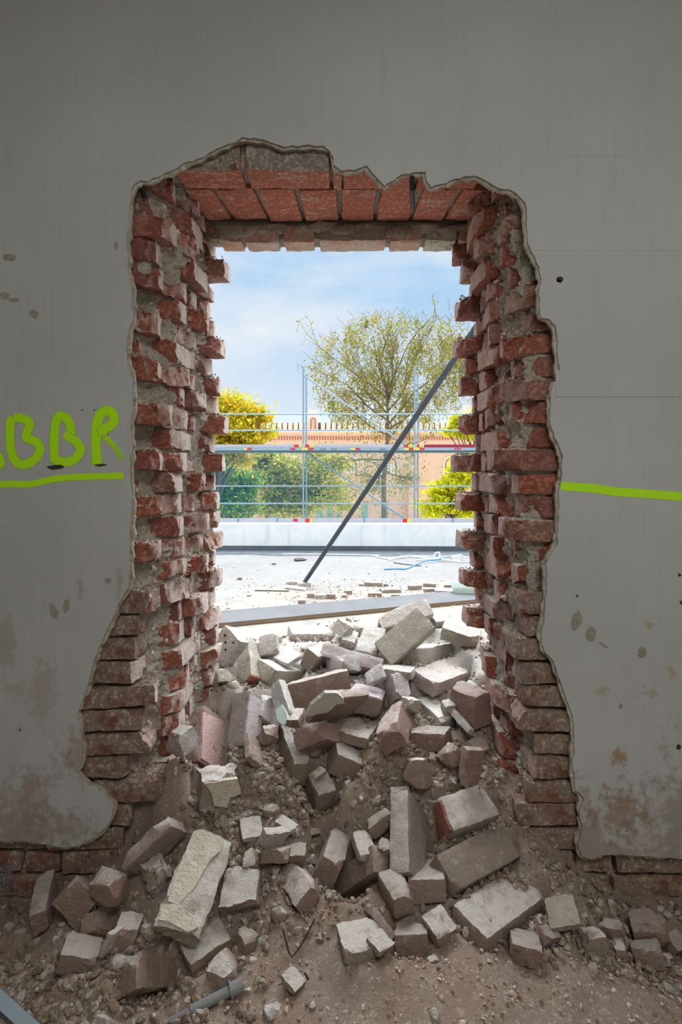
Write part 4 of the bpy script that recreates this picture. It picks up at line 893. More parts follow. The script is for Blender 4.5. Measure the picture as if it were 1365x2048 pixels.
for i, (rid, c, qn, dims, kind, colr, lab) in enumerate(BRICKS):
    q = Quaternion(qn); R = q.to_matrix(); ext = sum(abs(R[2][k])*dims[k] for k in range(3)); terr_pts.append((c[0], c[1], c[2]-.30*ext))
    lumpy = colr in ('mortared', 'greymortar')
    name = {'B':'loose_brick','F':'brick_fragment','P':'plaster_shard'}[kind]
    jit = random.Random(i); cc = [min(255, max(0, v+jit.uniform(-7,7))) for v in COLS[colr]]
    o = block(name, dims, uncut(kind, dims, i*13+1), i, [M['lskin'], M['lbrk']], None, c, q, lin(*cc)[:3]+(DUSTY.get(colr, .95),), res=.011, rnd=.0055 if kind == 'B' else .004, amp=.0028 if not lumpy else .006, big=.003 if not lumpy else .009)
    tag(o, lab, 'brick' if kind == 'B' else ('shard' if kind == 'P' else 'rubble'), 'loose bricks and broken pieces of the heap')
    LOOSE[rid] = o; DIMS[rid] = dims
# patches and marks on single bricks: polygon seen by eye, laid on the face of the brick it hits
TILE = {'1':(340,1180),'2':(660,1180),'3':(340,1480),'4':(660,1480),'6':(200,1707),'7':(540,1707),'8':(840,1600)}
def face_plane(o, dims, px, py):
    d = Vector(((px-CXP)/FPX, 1, -(py-CYP)/FPX)); C = Vector((0, 0, CAM_H)); Rm = o.rotation_quaternion.to_matrix(); best = None
    for ax in range(3):
        for sg in (-1, 1):
            n = Rm.col[ax]*sg; p = Vector(o.location)+n*dims[ax]/2
            if d.dot(n) >= 0: continue
            t = (p-C).dot(n)/d.dot(n); x = C+d*t; l = Rm.transposed() @ (x-Vector(o.location)); m = max(abs(l[k])/(dims[k]/2) for k in range(3) if k != ax)
            if best is None or m < best[0]: best = (m, n, p)
    return best[1], best[2]
def face_patch(rid, tile, poly, mat, name, lift=.003, depth=.006):
    o = LOOSE[rid]; T0 = TILE[tile]; P = [(T0[0]+x/4.003, T0[1]+y/4.003) for x, y in poly]
    cx, cy = sum(p[0] for p in P)/len(P), sum(p[1] for p in P)/len(P); n, p0 = face_plane(o, DIMS[rid], cx, cy); C = Vector((0, 0, CAM_H)); V = []
    for x, y in jag(P+[P[0]], 3, 1.0, len(rid)+len(poly))[:-1]:
        d = Vector(((x-CXP)/FPX, 1, -(y-CYP)/FPX)); V.append(C+d*((p0-C).dot(n)/d.dot(n)))
    k = len(V); M4 = Matrix.Translation(o.location) @ o.rotation_quaternion.to_matrix().to_4x4(); Mi = M4.inverted()
    W_ = [Mi @ (v+n*lift) for v in V]+[Mi @ (v-n*depth) for v in V]
    q = obj(name, W_, [tuple(range(k)), tuple(reversed(range(k, 2*k)))]+[(i, k+i, k+(i+1) % k, (i+1) % k) for i in range(k)], mat, o)
    bm = bmesh.new(); bm.from_mesh(q.data); bmesh.ops.recalc_face_normals(bm, faces=bm.faces); bm.to_mesh(q.data); bm.free(); return q
M['mintpaint'] = simple('pale_mint_paint', lin(206,226,224), .7, var=.06, vscale=30); M['rawred'] = simple('raw_red_break', lin(178,122,108), .95, var=.3, vscale=60, bmp=.9, bscale=120)
M['crust'] = simple('mortar_crust', lin(200,191,174), .95, var=.16, vscale=40, bmp=1.0, bscale=90); M['limewhite'] = simple('lime_white_coat', lin(222,218,212), .9, var=.06, vscale=40, bmp=.6, bscale=90)
def disc(cx, cy, r, n=10): return [(cx+r*math.cos(2*math.pi*i/n), cy+r*math.sin(2*math.pi*i/n)) for i in range(n)]
for x, y in ((443,366),(447,420),(508,420),(447,477)): face_patch('4', '1', disc(x, y, 10), M['darkpit'], 'hole', .0008)
face_patch('15', '1', [(850,960),(905,920),(945,990),(950,1040),(915,1085),(870,1050)], M['mintpaint'], 'paint_patch')
face_patch('34', '2', [(562,930),(610,893),(635,915),(620,960),(570,955)], M['mintpaint'], 'paint_patch')
face_patch('17', '1', [(1088,1000),(1130,910),(1240,815),(1340,815),(1390,860),(1395,900),(1330,905),(1260,970),(1180,985)], M['limewhite'], 'mortar_coat', .006)
face_patch('69', '4', [(832,590),(888,482),(925,600),(975,715),(940,815),(870,800)], M['rawred'], 'broken_end', .004)
face_patch('81', '3', [(190,740),(300,745),(430,800),(400,900),(330,960),(250,1090),(190,1200),(60,1330),(-20,1300),(40,1100),(120,900)], M['crust'], 'mortar_crust', .008)
face_patch('81', '6', [(500,420),(620,400),(740,520),(790,600),(700,640),(560,560),(470,540)], M['crust'], 'mortar_crust', .007)
face_patch('55', '3', [(270,340),(540,300),(570,420),(480,450),(460,530),(350,520),(330,420)], M['crust'], 'mortar_coat', .008)
face_patch('2', '1', [(640,830),(750,890),(715,1245),(595,1225)], simple('lilac_lime_film', lin(192,184,186), .9, var=.08, vscale=40, bmp=.5), 'lime_film', .0025)
face_patch('1', '1', [(262,975),(435,1055),(395,1470),(250,1345)], simple('pink_lime_film', lin(206,174,168), .9, var=.08, vscale=50, bmp=.6), 'lime_film', .0025)
face_patch('3', '1', [(650,680),(738,706),(690,790),(590,790),(575,765)], M['rawred'], 'broken_end', .003)
face_patch('40', '2', [(715,885),(825,830),(930,980),(900,1020),(870,1030),(800,960)], M['limewhite'], 'lime_film', .0025)
face_patch('35', '2', [(160,800),(212,748),(425,805),(400,875),(280,840)], simple('lilac_dust_coat', lin(190,178,180), .9, var=.08, vscale=40, bmp=.5), 'lime_film', .003)
TP = np.array(terr_pts)
PY = [(.6,-.15),(1.2,-.13),(1.45,-.09),(1.6,-.04),(1.75,.03),(1.9,.10),(2.05,.2),(2.2,.31),(2.4,.43),(2.6,.50),(2.85,.545),(3.1,.48),(3.5,.22),(3.9,-.02),(9,-.02)]
def mound(x, y):
    m = np.interp(y, [p[0] for p in PY], [p[1] for p in PY])
    w = np.clip((1.02-np.abs(x))/.5, 0, 1); w = w*w*(3-2*w)
    wo = np.clip((1.5-np.abs(x-.15))/.7, 0, 1)
    inn = y < 1.95
    fl = np.where(inn, -.14, -.02); w = np.where(inn, w, wo)
    lower = .10*np.clip((-.05-x)/.3, 0, 1)*np.clip((y-2.55)/.2, 0, 1)     # the crest drops towards the left
    heap = .075*np.exp(-((x-.28)/.28)**2-((y-1.40)/.15)**2)
    return fl+(m-fl)*w-lower+heap
def terrain(x, y):
    x = np.asarray(x, float); y = np.asarray(y, float); acc = np.zeros_like(x); ws = np.zeros_like(x)
    for px, py, pz in TP:
        w = np.exp(-((px-x)**2+(py-y)**2)/.06**2); acc += w*pz; ws += w
    return (acc+.2*mound(x, y))/(ws+.2)
gx = np.arange(-1.9, 1.901, .0125); gy = np.arange(.75, 4.0, .0125)
GX, GY = np.meshgrid(gx, gy); GZ = terrain(GX, GY)
for j in range(len(gy)):
    for i in range(len(gx)):
        p = Vector((gx[i], gy[j], 0)); GZ[j, i] += .013*noise.fractal(p*9, .7, 2.1, 6)+.006*noise.noise(p*48)-.007
nx_, ny_ = len(gx), len(gy)
CAM = np.array([0, 0, CAM_H])
def carve(P, keep=.004, reach=.30):
    for p in P:
        d = CAM-p; d = d/np.linalg.norm(d)
        for t in np.arange(0, reach, .010):
            q = p+d*t; i = int(round((q[0]-gx[0])/.0125)); j = int(round((q[1]-gy[0])/.0125))
            if 0 <= i < nx_ and 0 <= j < ny_: LIM[j, i] = min(LIM[j, i], q[2]-keep)
LIM = np.full_like(GZ, 9.0)
for (rid, c, qn, dims, kind, colr, lab) in BRICKS:
    Rm = np.array(Quaternion(qn).to_matrix()); c = np.array(c); h = np.array(dims)/2; P = []
    for ax in range(3):
        for sg in (-1, 1):
            n = Rm[:, ax]*sg; fc = c+n*h[ax]
            if (CAM-fc)@n <= 0: continue
            a, bq = [k for k in range(3) if k != ax]
            for u in np.linspace(-.8, .8, 7):
                for v in np.linspace(-.8, .8, 7): P.append(fc+Rm[:, a]*h[a]*u+Rm[:, bq]*h[bq]*v)
    carve(P)
PIPE = [W(338, 2043, 1.44).lerp(W(480, 1972, 1.50), t) for t in np.linspace(0, 1.06, 24)]
carve([np.array(p)+np.array([dx, 0, -.008]) for p in PIPE for dx in (-.016, 0, .016)], .004, .25)
carve([np.array(W(px, py, Y)) for px, py, Y in ((630,1838,1.60),(615,1868,1.585),(600,1895,1.57),(578,1905,1.545),(566,1858,1.57))], .0, .10)
for _ in range(2):                                            # let the hollows run out softly into the slope
    pad = np.pad(LIM, 1, mode='edge')
    for dj in (-1, 0, 1):
        for di in (-1, 0, 1): LIM = np.minimum(LIM, pad[1+dj:1+dj+ny_, 1+di:1+di+nx_]+.012*math.hypot(di, dj))
GZ = np.minimum(GZ, LIM)
V = np.stack([GX.ravel(), GY.ravel(), GZ.ravel()], 1); I = (np.arange(ny_-1)[:, None]*nx_+np.arange(nx_-1)[None, :]).ravel()
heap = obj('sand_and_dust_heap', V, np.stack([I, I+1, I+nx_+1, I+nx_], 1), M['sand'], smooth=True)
tag(heap, 'heap of sandy mortar dust spilling through the broken doorway onto the floor', 'sand heap', kind='stuff')
def ground(x, y):
    i = min(nx_-2, max(0, int((x-gx[0])/.0125))); j = min(ny_-2, max(0, int((y-gy[0])/.0125))); return float(GZ[j, i])

def seat(c):                                                  # slide along the line of sight until it rests on the surface
    d = Vector((c[0]/c[1], 1, (c[2]-CAM_H)/c[1])); y = 1.05
    while y < 3.9:
        if CAM_H+d.z*y <= ground(d.x*y, y): return (d.x*y, y, CAM_H+d.z*y)
        y += .003
    return c
for i, (c, rx, ry, colr, lab) in enumerate(LUMPS):
    c0 = c; c = seat(c); k = c[1]/c0[1]; c = c if abs(c[1]-c0[1]) < .3 else c0; rx, ry = rx*k, ry*k
    r3 = (rx+ry)/2; V, Fc, sl = lump_mesh(rx*1.05, r3, ry*1.05, 3000+i, 2, .25, 4)
    cc = COLS[colr]; o = obj('stone', V, Fc, None, None, mats=[M['lskin'], M['lskin']], idx=sl, smooth=True, sharp=28)
    o.location = c; o.color = lin(*cc); tag(o, lab, 'stone', 'stones and lumps among the rubble')
# small gravel that nobody could count
rg = random.Random(77); pts = []
STONES = [lin(156,144,130)[:3], lin(138,124,110)[:3], lin(166,154,140)[:3], lin(128,110,96)[:3], lin(146,126,110)[:3], lin(172,164,152)[:3]]; SANDY = [lin(200,180,160)[:3], lin(176,150,128)[:3], lin(150,124,104)[:3], lin(214,204,192)[:3]]
def scatter(n, fx, fy, r0, r1, keep=lambda x, y: True, pw=2.0, cols=STONES):
    for _ in range(n):
        x, y = fx(), fy()
        if not keep(x, y): continue
        r = r0+(r1-r0)*rg.random()**pw; pts.append(((x, y, ground(x, y)+r*.35), r, rg.choice(cols)))
bare = lambda x, y: not (abs(x+.03) < .13 and 1.78 < y < 2.02 and rg.random() < .9)
scatter(4200, lambda: rg.uniform(-.55, .58), lambda: rg.uniform(1.62, 2.5), .003, .016, bare)
scatter(2600, lambda: rg.gauss(-.28, .12), lambda: rg.uniform(1.75, 2.15), .004, .020)
scatter(1800, lambda: rg.gauss(.36, .14), lambda: rg.uniform(1.8, 2.2), .004, .018)
scatter(1100, lambda: rg.uniform(-1.2, -.2), lambda: rg.uniform(1.38, 1.88), .003, .020, pw=3)
scatter(600, lambda: rg.uniform(-1.1, -.55), lambda: rg.uniform(1.42, 1.65), .005, .020)
scatter(900, lambda: rg.uniform(.5, 1.25), lambda: rg.uniform(1.55, 1.88), .004, .018)
scatter(5200, lambda: rg.uniform(-1, 1.2), lambda: rg.uniform(1.2, 1.68), .0015, .008, pw=3, cols=SANDY)
scatter(700, lambda: rg.uniform(-.7, .9), lambda: rg.uniform(2.5, 3.3), .004, .018)
tag(pebble_cloud('gravel', pts, None, 4), 'fine gravel and mortar crumbs strewn over the rubble heap', 'gravel', kind='stuff')

# ------------------------------------------------------------------ small things on the room floor
r_ = W(421, 2008, 1.50); root = empty('plastic_pipe', r_); tag(root, 'grey plastic pipe end with a collar half buried in the front gravel', 'pipe')
A, B_ = W(338, 2043, 1.44), W(480, 1972, 1.50)
def along(t): return A+(B_-A)*t
b = MB(); b.tube([along(-.25), along(.28), along(.30), along(.94)], [.0075, .0085, .0125, .0135], 10); o = b.build('barrel', M['pvc'], smooth=True); under(root, o)
b = MB(); b.tube([along(.86), along(.885)], .023, 16); o = b.build('collar', M['pvc'], smooth=True); under(root, o)
b = MB(); b.tube([along(.88), along(1.04)], .0175, 14); o = b.build('socket', M['pvc'], smooth=True); under(root, o)
b = MB(); p0, p1 = W(-40, 1962, 1.30), W(95, 2085, 1.20); d = (p1-p0).normalized(); up = Vector((.35,-.5,.8)).normalized(); sd_ = d.cross(up).normalized(); up = sd_.cross(d)
def bar(b, p0, p1, u, v, w, h):
    q = []
    for p in (p0, p1): q += [p-u*w-v*h, p+u*w-v*h, p+u*w+v*h, p-u*w+v*h]
    b.add(q, [(3,2,1,0),(4,5,6,7),(0,1,5,4),(1,2,6,5),(2,3,7,6),(3,0,4,7)])
bar(b, p0, p1, sd_, up, .013, .001); root = b.build('metal_profile', M['zinc']); tag(root, 'bright zinc channel profile cut by the lower left corner', 'metal profile')
b = MB(); bar(b, p0-sd_*.013-up*.016, p1-sd_*.013-up*.016, up, sd_, .016, .001); b.build('flange', M['zincshade'], root)  # flanges use a darkened zinc copy, their shade is in the colour
b = MB(); bar(b, p0+sd_*.013-up*.016, p1+sd_*.013-up*.016, up, sd_, .016, .001); b.build('flange', M['zincshade'], root)
b = MB(); b.tube([W(630, 1838, 1.60), W(615, 1868, 1.585), W(600, 1895, 1.57), W(584, 1914, 1.545), W(578, 1905, 1.545), W(566, 1858, 1.57)], .0022, 6); tag(b.build('wire_hook', M['wire'], smooth=True), 'bent black wire hook sticking out of the sand', 'wire')
b = MB(); b.tube([W(610, 1946, 1.50), W(618, 1960, 1.49)], .003, 6); tag(b.build('nail', M['wire'], smooth=True), 'short dark nail lying on the sand below the wire hook', 'nail')
V = []; Fc = []
for i in range(9):
    for j in range(9):
        u, v = i/8, j/8; p = W(-25+u*48, 1748+v*44-18*math.sin(u*2.6), 1.72-.02*math.sin(v*3)); V.append(p)
for i in range(8):
    for j in range(8): k = i*9+j; Fc.append((k, k+1, k+10, k+9))
o = obj('wire_gauze_scrap', V, Fc, M['mesh'], smooth=True); sm = o.modifiers.new('thick', 'SOLIDIFY'); sm.thickness = .002
wf = o.modifiers.new('wires', 'WIREFRAME'); wf.thickness = .0022; wf.use_replace = True
tag(o, 'curled scrap of grey wire gauze at the left edge by the wall', 'wire gauze')

# ------------------------------------------------------------------ terrace outside
b = MB(); b.box(-14, 14, 2.425, 9.9, -.3, 0); struct(b.build('floor', M['screed']), 'pale dusty concrete terrace outside the opening')
V = [(-14,9.85,0),(14,9.25,0),(14,9.55,0),(-14,10.15,0)]; V = V+[(x,y,.452) for x, y, z in V]
o = obj('wall_parapet', V, [(0,3,2,1),(4,5,6,7),(0,1,5,4),(1,2,6,5),(2,3,7,6),(3,0,4,7)], M['parapet']); struct(o, 'low whitewashed parapet at the far edge of the terrace')
fe = empty('roofing_felt_strip', (0, 9.3, 0)); tag(fe, 'dark grey roofing felt turned up along the foot of the white parapet', 'roofing felt')
under(fe, obj('upstand', [(-14,9.835,.0),(14,9.235,.0),(14,9.235,.085),(-14,9.835,.085),(-14,9.85,.0),(14,9.25,.0),(14,9.25,.085),(-14,9.85,.085)], [(0,1,2,3),(3,2,6,7),(0,4,5,1)], M['felt']))
V = []; Fc = []; rs = random.Random(3)
for i in range(57):
    x = -14+i*.5; yb = 9.545-x*.0214
    V += [(x, yb, .006), (x, yb-.42-rs.uniform(0,.2), .006), (x, yb-.42, .0)]
for i in range(56): k = i*3; Fc += [(k+1, k+4, k+3, k)]
under(fe, obj('flat_strip', V, Fc, M['felt']))
# leaning scaffold tube
foot, mid = W(606, 1170, 6.60), W(924, 697, 4.35); d = mid-foot; top = foot+d*((foot.y-2.47)/(foot.y-mid.y))
foot = foot+d*(.03/d.z); b = MB(); b.tube([foot, top], .0242, 16); tag(b.build('steel_tube', M['steel'], smooth=True), 'long dark steel tube leaning diagonally across the opening', 'steel tube')
pb = empty('scaffold_board', (0, 5.2, 0)); tag(pb, 'long weathered plank lying across the terrace behind the rubble', 'plank')
a0, a1 = Vector((-1.35, 4.62, 0)), Vector((2.3, 6.02, 0)); dn = (a1-a0).normalized(); nn = Vector((-dn.y, dn.x, 0))
for t0, t1, n0, n1, z0, z1, nm, mt in [(0,1,0,.30,.006,.034,'plank_body','boardedge'),(0,1,-.003,.30,.034,.040,'weathered_face','board')]:
    q = [a0+nn*n0, a1+nn*n0, a1+nn*n1, a0+nn*n1]; V = [(p.x,p.y,z0) for p in q]+[(p.x,p.y,z1+.03*(i>1)) for i, p in enumerate(q)]
    under(pb, obj(nm, V, [(0,3,2,1),(4,5,6,7),(0,1,5,4),(1,2,6,5),(2,3,7,6),(3,0,4,7)], M[mt]))
TB = [(723,1172,9,5,'tan','pale tan scrap touching the left end of a brick'),(748,1173,36,9,'olive','greenish tan brick lying long side on among the terrace scraps'),(773,1173,9,6,'pinkbrown','pink stub at the right end of the long tan brick'),
 (783,1186,40,8,'olive','mossy tan brick just before the plank right of centre'),(831,1180,26,10,'pinkbrown','pink brick with a clean front face right of the mossy one'),(861,1174,26,8,'olive','tan brick behind the clean pink brick'),
 (860,1184,22,7,'redbrown','reddish brick piece right of the clean pink brick'),(897,1175,15,6,'brown','small brown brick alone towards the right jamb'),(922,1177,14,8,'pink','pink brick corner beside the right jamb'),(885,1192,28,12,'pinkwhite','broad pale pink block close to the plank at right'),
 (751,1194,28,9,'pinkbrown','pink grey brick lying before the plank'),(792,1197,18,9,'red','bright red brick end touching the plank'),(716,1206,17,6,'rust','orange brown chip close to the plank'),(622,1196,15,10,'tan','tan half brick left of a pale brick'),
 (641,1198,22,9,'pale','pale brick in the row left of centre'),(662,1198,18,11,'redbrown','brown pink brick at the right end of the left row'),(604,1208,15,9,'tan','small tan block left of the left row'),(690,1195,12,6,'pink','small pink chip between the two rows'),
 (697,1189,16,9,'tan','tan angular chip between the two rows'),(583,1170,22,8,'cream','cream brick beneath the foot of the steel tube'),(608,1174,26,9,'pinkwhite','pink white brick right under the tube foot'),(479,1160,10,7,'greymortar','small grey block alone on the left of the terrace'),
 (548,1130,8,5,'greymortar','small grey stone further out on the terrace'),(498,1193,8,4,'pale','pale pebble on the left of the terrace'),(456,1218,6,3,'brown','dark pebble at the far left of the terrace')]
for i, (px, py, w, h, colr, lab) in enumerate(TB):
    Y = FPX*CAM_H/(py-CYP); k = Y/FPX; q = random.Random(i+50); dims = (w*k, max(.05, min(.12, w*k*.55)), h*k*.92)
    o = block('terrace_brick', dims, uncut('F' if w < 15 else 'B', dims, i+400), i+400, [M['lskin'], M['lbrk']], None, ((px-CXP)*k, Y+dims[1]/2, dims[2]/2-.002), Quaternion((0,0,1), q.uniform(-.3,.3)), lin(*COLS[colr]), res=.03)
    tag(o, lab, 'brick' if w >= 15 else 'rubble', 'scraps of brick on the terrace')
pts = []
for _ in range(1500):
    px, py = rg.gauss(700, 130), rg.uniform(1158, 1216)
    if px < 430 or px > 985: continue
    Y = FPX*CAM_H/(py-CYP); r = .002+.015*rg.random()**4; pts.append((((px-CXP)*Y/FPX, Y, r*.5), r, rg.choice([lin(214,196,168)[:3], lin(200,170,140)[:3], lin(190,172,150)[:3], lin(230,224,212)[:3]])))
for _ in range(260):
    px, py = rg.uniform(420, 985), rg.uniform(1106, 1240); Y = FPX*CAM_H/(py-CYP); r = .002+.010*rg.random()**4; pts.append((((px-CXP)*Y/FPX, Y, r*.5), r, rg.choice([lin(120,110,100)[:3], lin(170,160,150)[:3]])))
tag(pebble_cloud('terrace_grit', pts, None, 14), 'scattered brick grit and crumbs on the pale terrace floor', 'grit', kind='stuff')
def floor_line(name, pts, r, mat, label, cat, z=None):
    P = []
    for px, py, h in pts:
        Y = FPX*(CAM_H-h-r)/(py-CYP); P.append(W(px, py, Y))
    b = MB(); b.tube(P, r, 6); return tag(b.build(name, mat, smooth=True), label, cat)
def spl(l, k=5):
    out = []
    for i in range(len(l)-1):
        p0, p1, p2, p3 = [Vector(l[j]) for j in (max(0,i-1), i, i+1, min(len(l)-1,i+2))]
        for s in range(k): t = s/k; out.append(tuple(.5*((2*p1)+(p2-p0)*t+(2*p0-5*p1+4*p2-p3)*t*t+(3*p1-p0-3*p2+p3)*t**3)))
    out.append(l[-1]); return out
def C8(l): return spl([(680+x/4.55, 1080+y/4.55, h) for x, y, h in l])
floor_line('conduit', [(565,1108,.0),(680,1109,.0),(760,1111,.0)], .010, M['pvcw'], 'long straight white conduit lying along the foot of the parapet', 'conduit')
floor_line('conduit', C8([(300,140,0),(420,170,0),(560,150,.01),(700,145,.02),(860,150,.01)]), .011, M['pvcw'], 'white conduit bowed upward at the left of the conduit tangle', 'conduit')
floor_line('conduit', C8([(690,185,0),(850,170,.02),(1000,185,.02),(1150,200,0),(1220,165,.03),(1120,150,.05),(900,150,.03)]), .011, M['pvcw'], 'white conduit bent back in a hairpin near the right jamb', 'conduit')
floor_line('conduit', C8([(440,185,0),(520,160,.02),(660,150,.01),(900,175,.02),(1100,190,.0)]), .010, M['pvcw'], 'long wavy white conduit through the middle of the tangle', 'conduit')
floor_line('conduit', C8([(860,160,0),(870,120,.05),(905,115,.08),(910,155,.04),(880,165,.01)]), .010, M['pvcw'], 'short white conduit curled into an upright loop', 'conduit')
floor_line('conduit', C8([(1000,160,.0),(1050,140,.06),(1110,135,.08),(1115,160,.02)]), .009, M['pvcw'], 'white conduit arched over the right end of the tangle', 'conduit')
floor_line('hose', C8([(405,266,0),(520,262,0),(600,262,0),(680,230,0),(760,195,.02),(900,175,.03),(1030,140,.05)]), .010, M['blue'], 'thin blue grey hose snaking out of the conduit tangle', 'hose')
floor_line('rod', C8([(490,205,0),(600,222,0),(740,235,0)]), .006, M['rust'], 'thin dark rod lying below the conduit tangle', 'rod')
floor_line('rod', [(510,1181,0),(545,1181.5,0),(578,1182,0)], .006, M['rust'], 'thin dark rod left of the foot of the steel tube', 'rod')
b = MB(); Y = FPX*CAM_H/(1177-CYP); b.tube([W(572, 1177, Y)+Vector((0,0,.02)), W(612, 1182, Y-.12)+Vector((0,0,.02))], .02, 10); tag(b.build('conduit', M['pvcw'], smooth=True), 'short white pipe piece before the foot of the steel tube', 'conduit')
for i, (px, py, w) in enumerate([(600,1121,26),(552,1131,1)][:1]):
    Y = FPX*CAM_H/(py-CYP); V, Fc, _ = lump_mesh(w*Y/FPX/2, .09, .02, 81, 2, .5, 1); o = obj('debris_pile', V+np.array([(px-CXP)*Y/FPX, Y, .012]), Fc, M['rust'], smooth=True); tag(o, 'low dark pile of sweepings in the middle of the terrace', 'debris')
b = MB(); p = W(930, 1193, 5.85); p.z = 0
V = [(p.x-.09,p.y,0),(p.x+.3,p.y,0),(p.x+.3,p.y+.2,0),(p.x-.06,p.y+.2,0),(p.x-.13,p.y-.03,.12),(p.x+.3,p.y-.03,.12),(p.x+.3,p.y+.24,.12),(p.x-.10,p.y+.24,.12)]
tag(obj('mortar_tub', V, [(0,3,2,1),(0,1,5,4),(1,2,6,5),(2,3,7,6),(3,0,4,7)], simple('grey_green_plastic', lin(190,208,200), .5)), 'pale grey green plastic tub half hidden by the right jamb', 'tub')

# ------------------------------------------------------------------ scaffolding beyond the parapet
SY = 15.7; sc = empty('scaffolding', W(720, 1200, SY)); tag(sc, 'galvanised steel scaffolding with planked deck and blue net beyond the parapet', 'scaffolding')
def part(b, name, mat, smooth=True): o = b.build(name, mat, smooth=smooth); return under(sc, o)
GROUND = -5.0
def pole(px, y0, Y, r=.0245):
    p = W(px, y0, Y); b = MB(); b.tube([(p.x, Y, GROUND), tuple(p)], r, 8); return part(b, 'standard', M['galv'])
for px in (607, 830): pole(px, 735, SY); pole(px+6, 748, SY+.75)
for px in (384, 1053): pole(px, 735, SY); pole(px+6, 748, SY+.75)
for py in (828.5, 861, 972, 1007):
    z = W(700, py, SY).z; b = MB(); b.tube([(-6.5, SY-.03, z), (6.5, SY-.03, z)], .019, 8); part(b, 'guard_rail', M['galv'])
def sbox(name, x0, x1, y0, y1, ya, yb, mat, Yf=SY-.06):
    a, c = W(x0, y0, Yf), W(x1, y1, Yf); b = MB(); b.box(a.x, c.x, Yf+ya, Yf+yb, c.z, a.z); return part(b, name, M[mat], False)
sbox('toe_board', 330, 848, 889, 895.5, 0, .03, 'toe'); sbox('toe_board', 849, 956, 889, 895, 0, .03, 'toered'); sbox('toe_board', 958, 1100, 889, 895, 0, .03, 'toe')
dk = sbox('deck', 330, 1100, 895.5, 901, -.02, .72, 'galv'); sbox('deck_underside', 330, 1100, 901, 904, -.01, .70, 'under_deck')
sbox('toe_board', 330, 1100, 1036.5, 1046, 0, .03, 'toe'); sbox('deck', 330, 1100, 1046, 1052, -.02, .72, 'galv')
for (x0, x1, y0, y1, c) in [(488,495,896.3,900,'yellow'),(495,504,896.3,900,'red'),(589,598,889.3,894.5,'red'),(598,603,889.3,894.5,'yellow'),(582,591,896.3,900,'red'),(611,619,889.3,894.5,'red'),(619,629,889.3,894.5,'yellow'),(618,628,896.3,900,'red'),
      (701,711,896.3,900,'yellow'),(711,721,896.3,900,'red'),(808.5,817,889.3,894.5,'red'),(817,827,889.3,894.5,'yellow'),(808.5,818,896.3,900.5,'yellow'),(818,829,896.3,900.5,'red'),(834.5,839.5,889.3,894.5,'red'),(839.5,848.5,889.3,894.5,'yellow'),(840,849,896.3,900,'red'),(910,922,896.3,899,'red'),
      (587,596,1037.5,1043,'red'),(611,620,1037.5,1045,'red'),(620,625,1037.5,1045,'yellow'),(806,815,1037.5,1045,'red'),(815,824,1037.5,1045,'yellow')]:
    sbox('label', x0, x1, y0, y1, -.045 if y0 > 895 and y0 < 1000 else -.012, -.018 if y0 > 895 and y0 < 1000 else .0, c)
for x in (477, 555, 729, 906): sbox('strap', x-.7, x+.7, 1036, 1047, -.02, .0, 'strap')
for px in (610, 833): sbox('coupler', px-6, px+6, 895.5, 900.5, -.07, .05, 'yellow')
def brace(x0, y0, x1, y1): b = MB(); b.tube([W(x0, y0, SY+.08), W(x1, y1, SY+.08)], .022, 8); part(b, 'brace', M['galv'])
brace(609, 752, 812, 889); brace(611, 903, 814, 1040)
for x, txt in ((640, 'ALFIX'), (663, 'ALFIX'), (760, 'ALFIX'), (788, 'ALFIX')):
    cu = bpy.data.curves.new('printed_text', 'FONT'); cu.body = txt; cu.size = .062; cu.extrude = .001; cu.materials.append(M['ink'])
    to = bpy.data.objects.new('printed_text', cu); to.rotation_euler = (math.pi/2, 0, 0); to.location = W(x, 900, SY-.085); COL.objects.link(to); bpy.context.view_layer.update(); me = bpy.data.meshes.new_from_object(to.evaluated_get(bpy.context.evaluated_depsgraph_get())); tm = bpy.data.objects.new('printed_text', me); tm.rotation_euler = to.rotation_euler; tm.location = to.location; bpy.data.objects.remove(to); COL.objects.link(tm); under(sc, tm)
z0, z1 = W(0, 1036, SY).z, W(0, 904, SY).z; b = MB(); x = W(330, 900, SY).x
while x < W(829, 900, SY).x: b.box(x-.0025, x+.0025, SY+.02, SY+.024, z0, z1); x += .05
z = z0
while z < z1: b.box(W(330,900,SY).x, W(829,900,SY).x, SY+.02, SY+.024, z-.0025, z+.0025); z += .05
nt_ = part(b, 'safety_net', M['net'], False); nt_['kind'] = 'stuff'

# ------------------------------------------------------------------ trees
def leaves(name, centres, size, mat, root, seed, droop=.0):
    rs = np.random.default_rng(seed); n = len(centres); c = np.array(centres)
    a = rs.normal(size=(n,3)); a /= np.linalg.norm(a, axis=1, keepdims=True); bb = rs.normal(size=(n,3)); bb -= a*np.sum(a*bb, 1, keepdims=True); bb /= np.linalg.norm(bb, axis=1, keepdims=True)
    s = size*rs.uniform(.6, 1.3, size=(n,1)); V = np.empty((n,4,3)); V[:,0] = c-a*s; V[:,1] = c+bb*s*.55; V[:,2] = c+a*s; V[:,3] = c-bb*s*.55
    me = bpy.data.meshes.new(name); me.from_pydata(V.reshape(-1,3).tolist(), [], np.arange(n*4).reshape(n,4).tolist()); me.materials.append(mat)
    at = me.attributes.new('Rnd', 'FLOAT', 'POINT'); at.data.foreach_set('value', np.repeat(rs.uniform(0,1,n), 4))
    o = bpy.data.objects.new(name, me); link(o); o['kind'] = 'stuff'; under(root, o); o.location = -Vector(root.location); return o
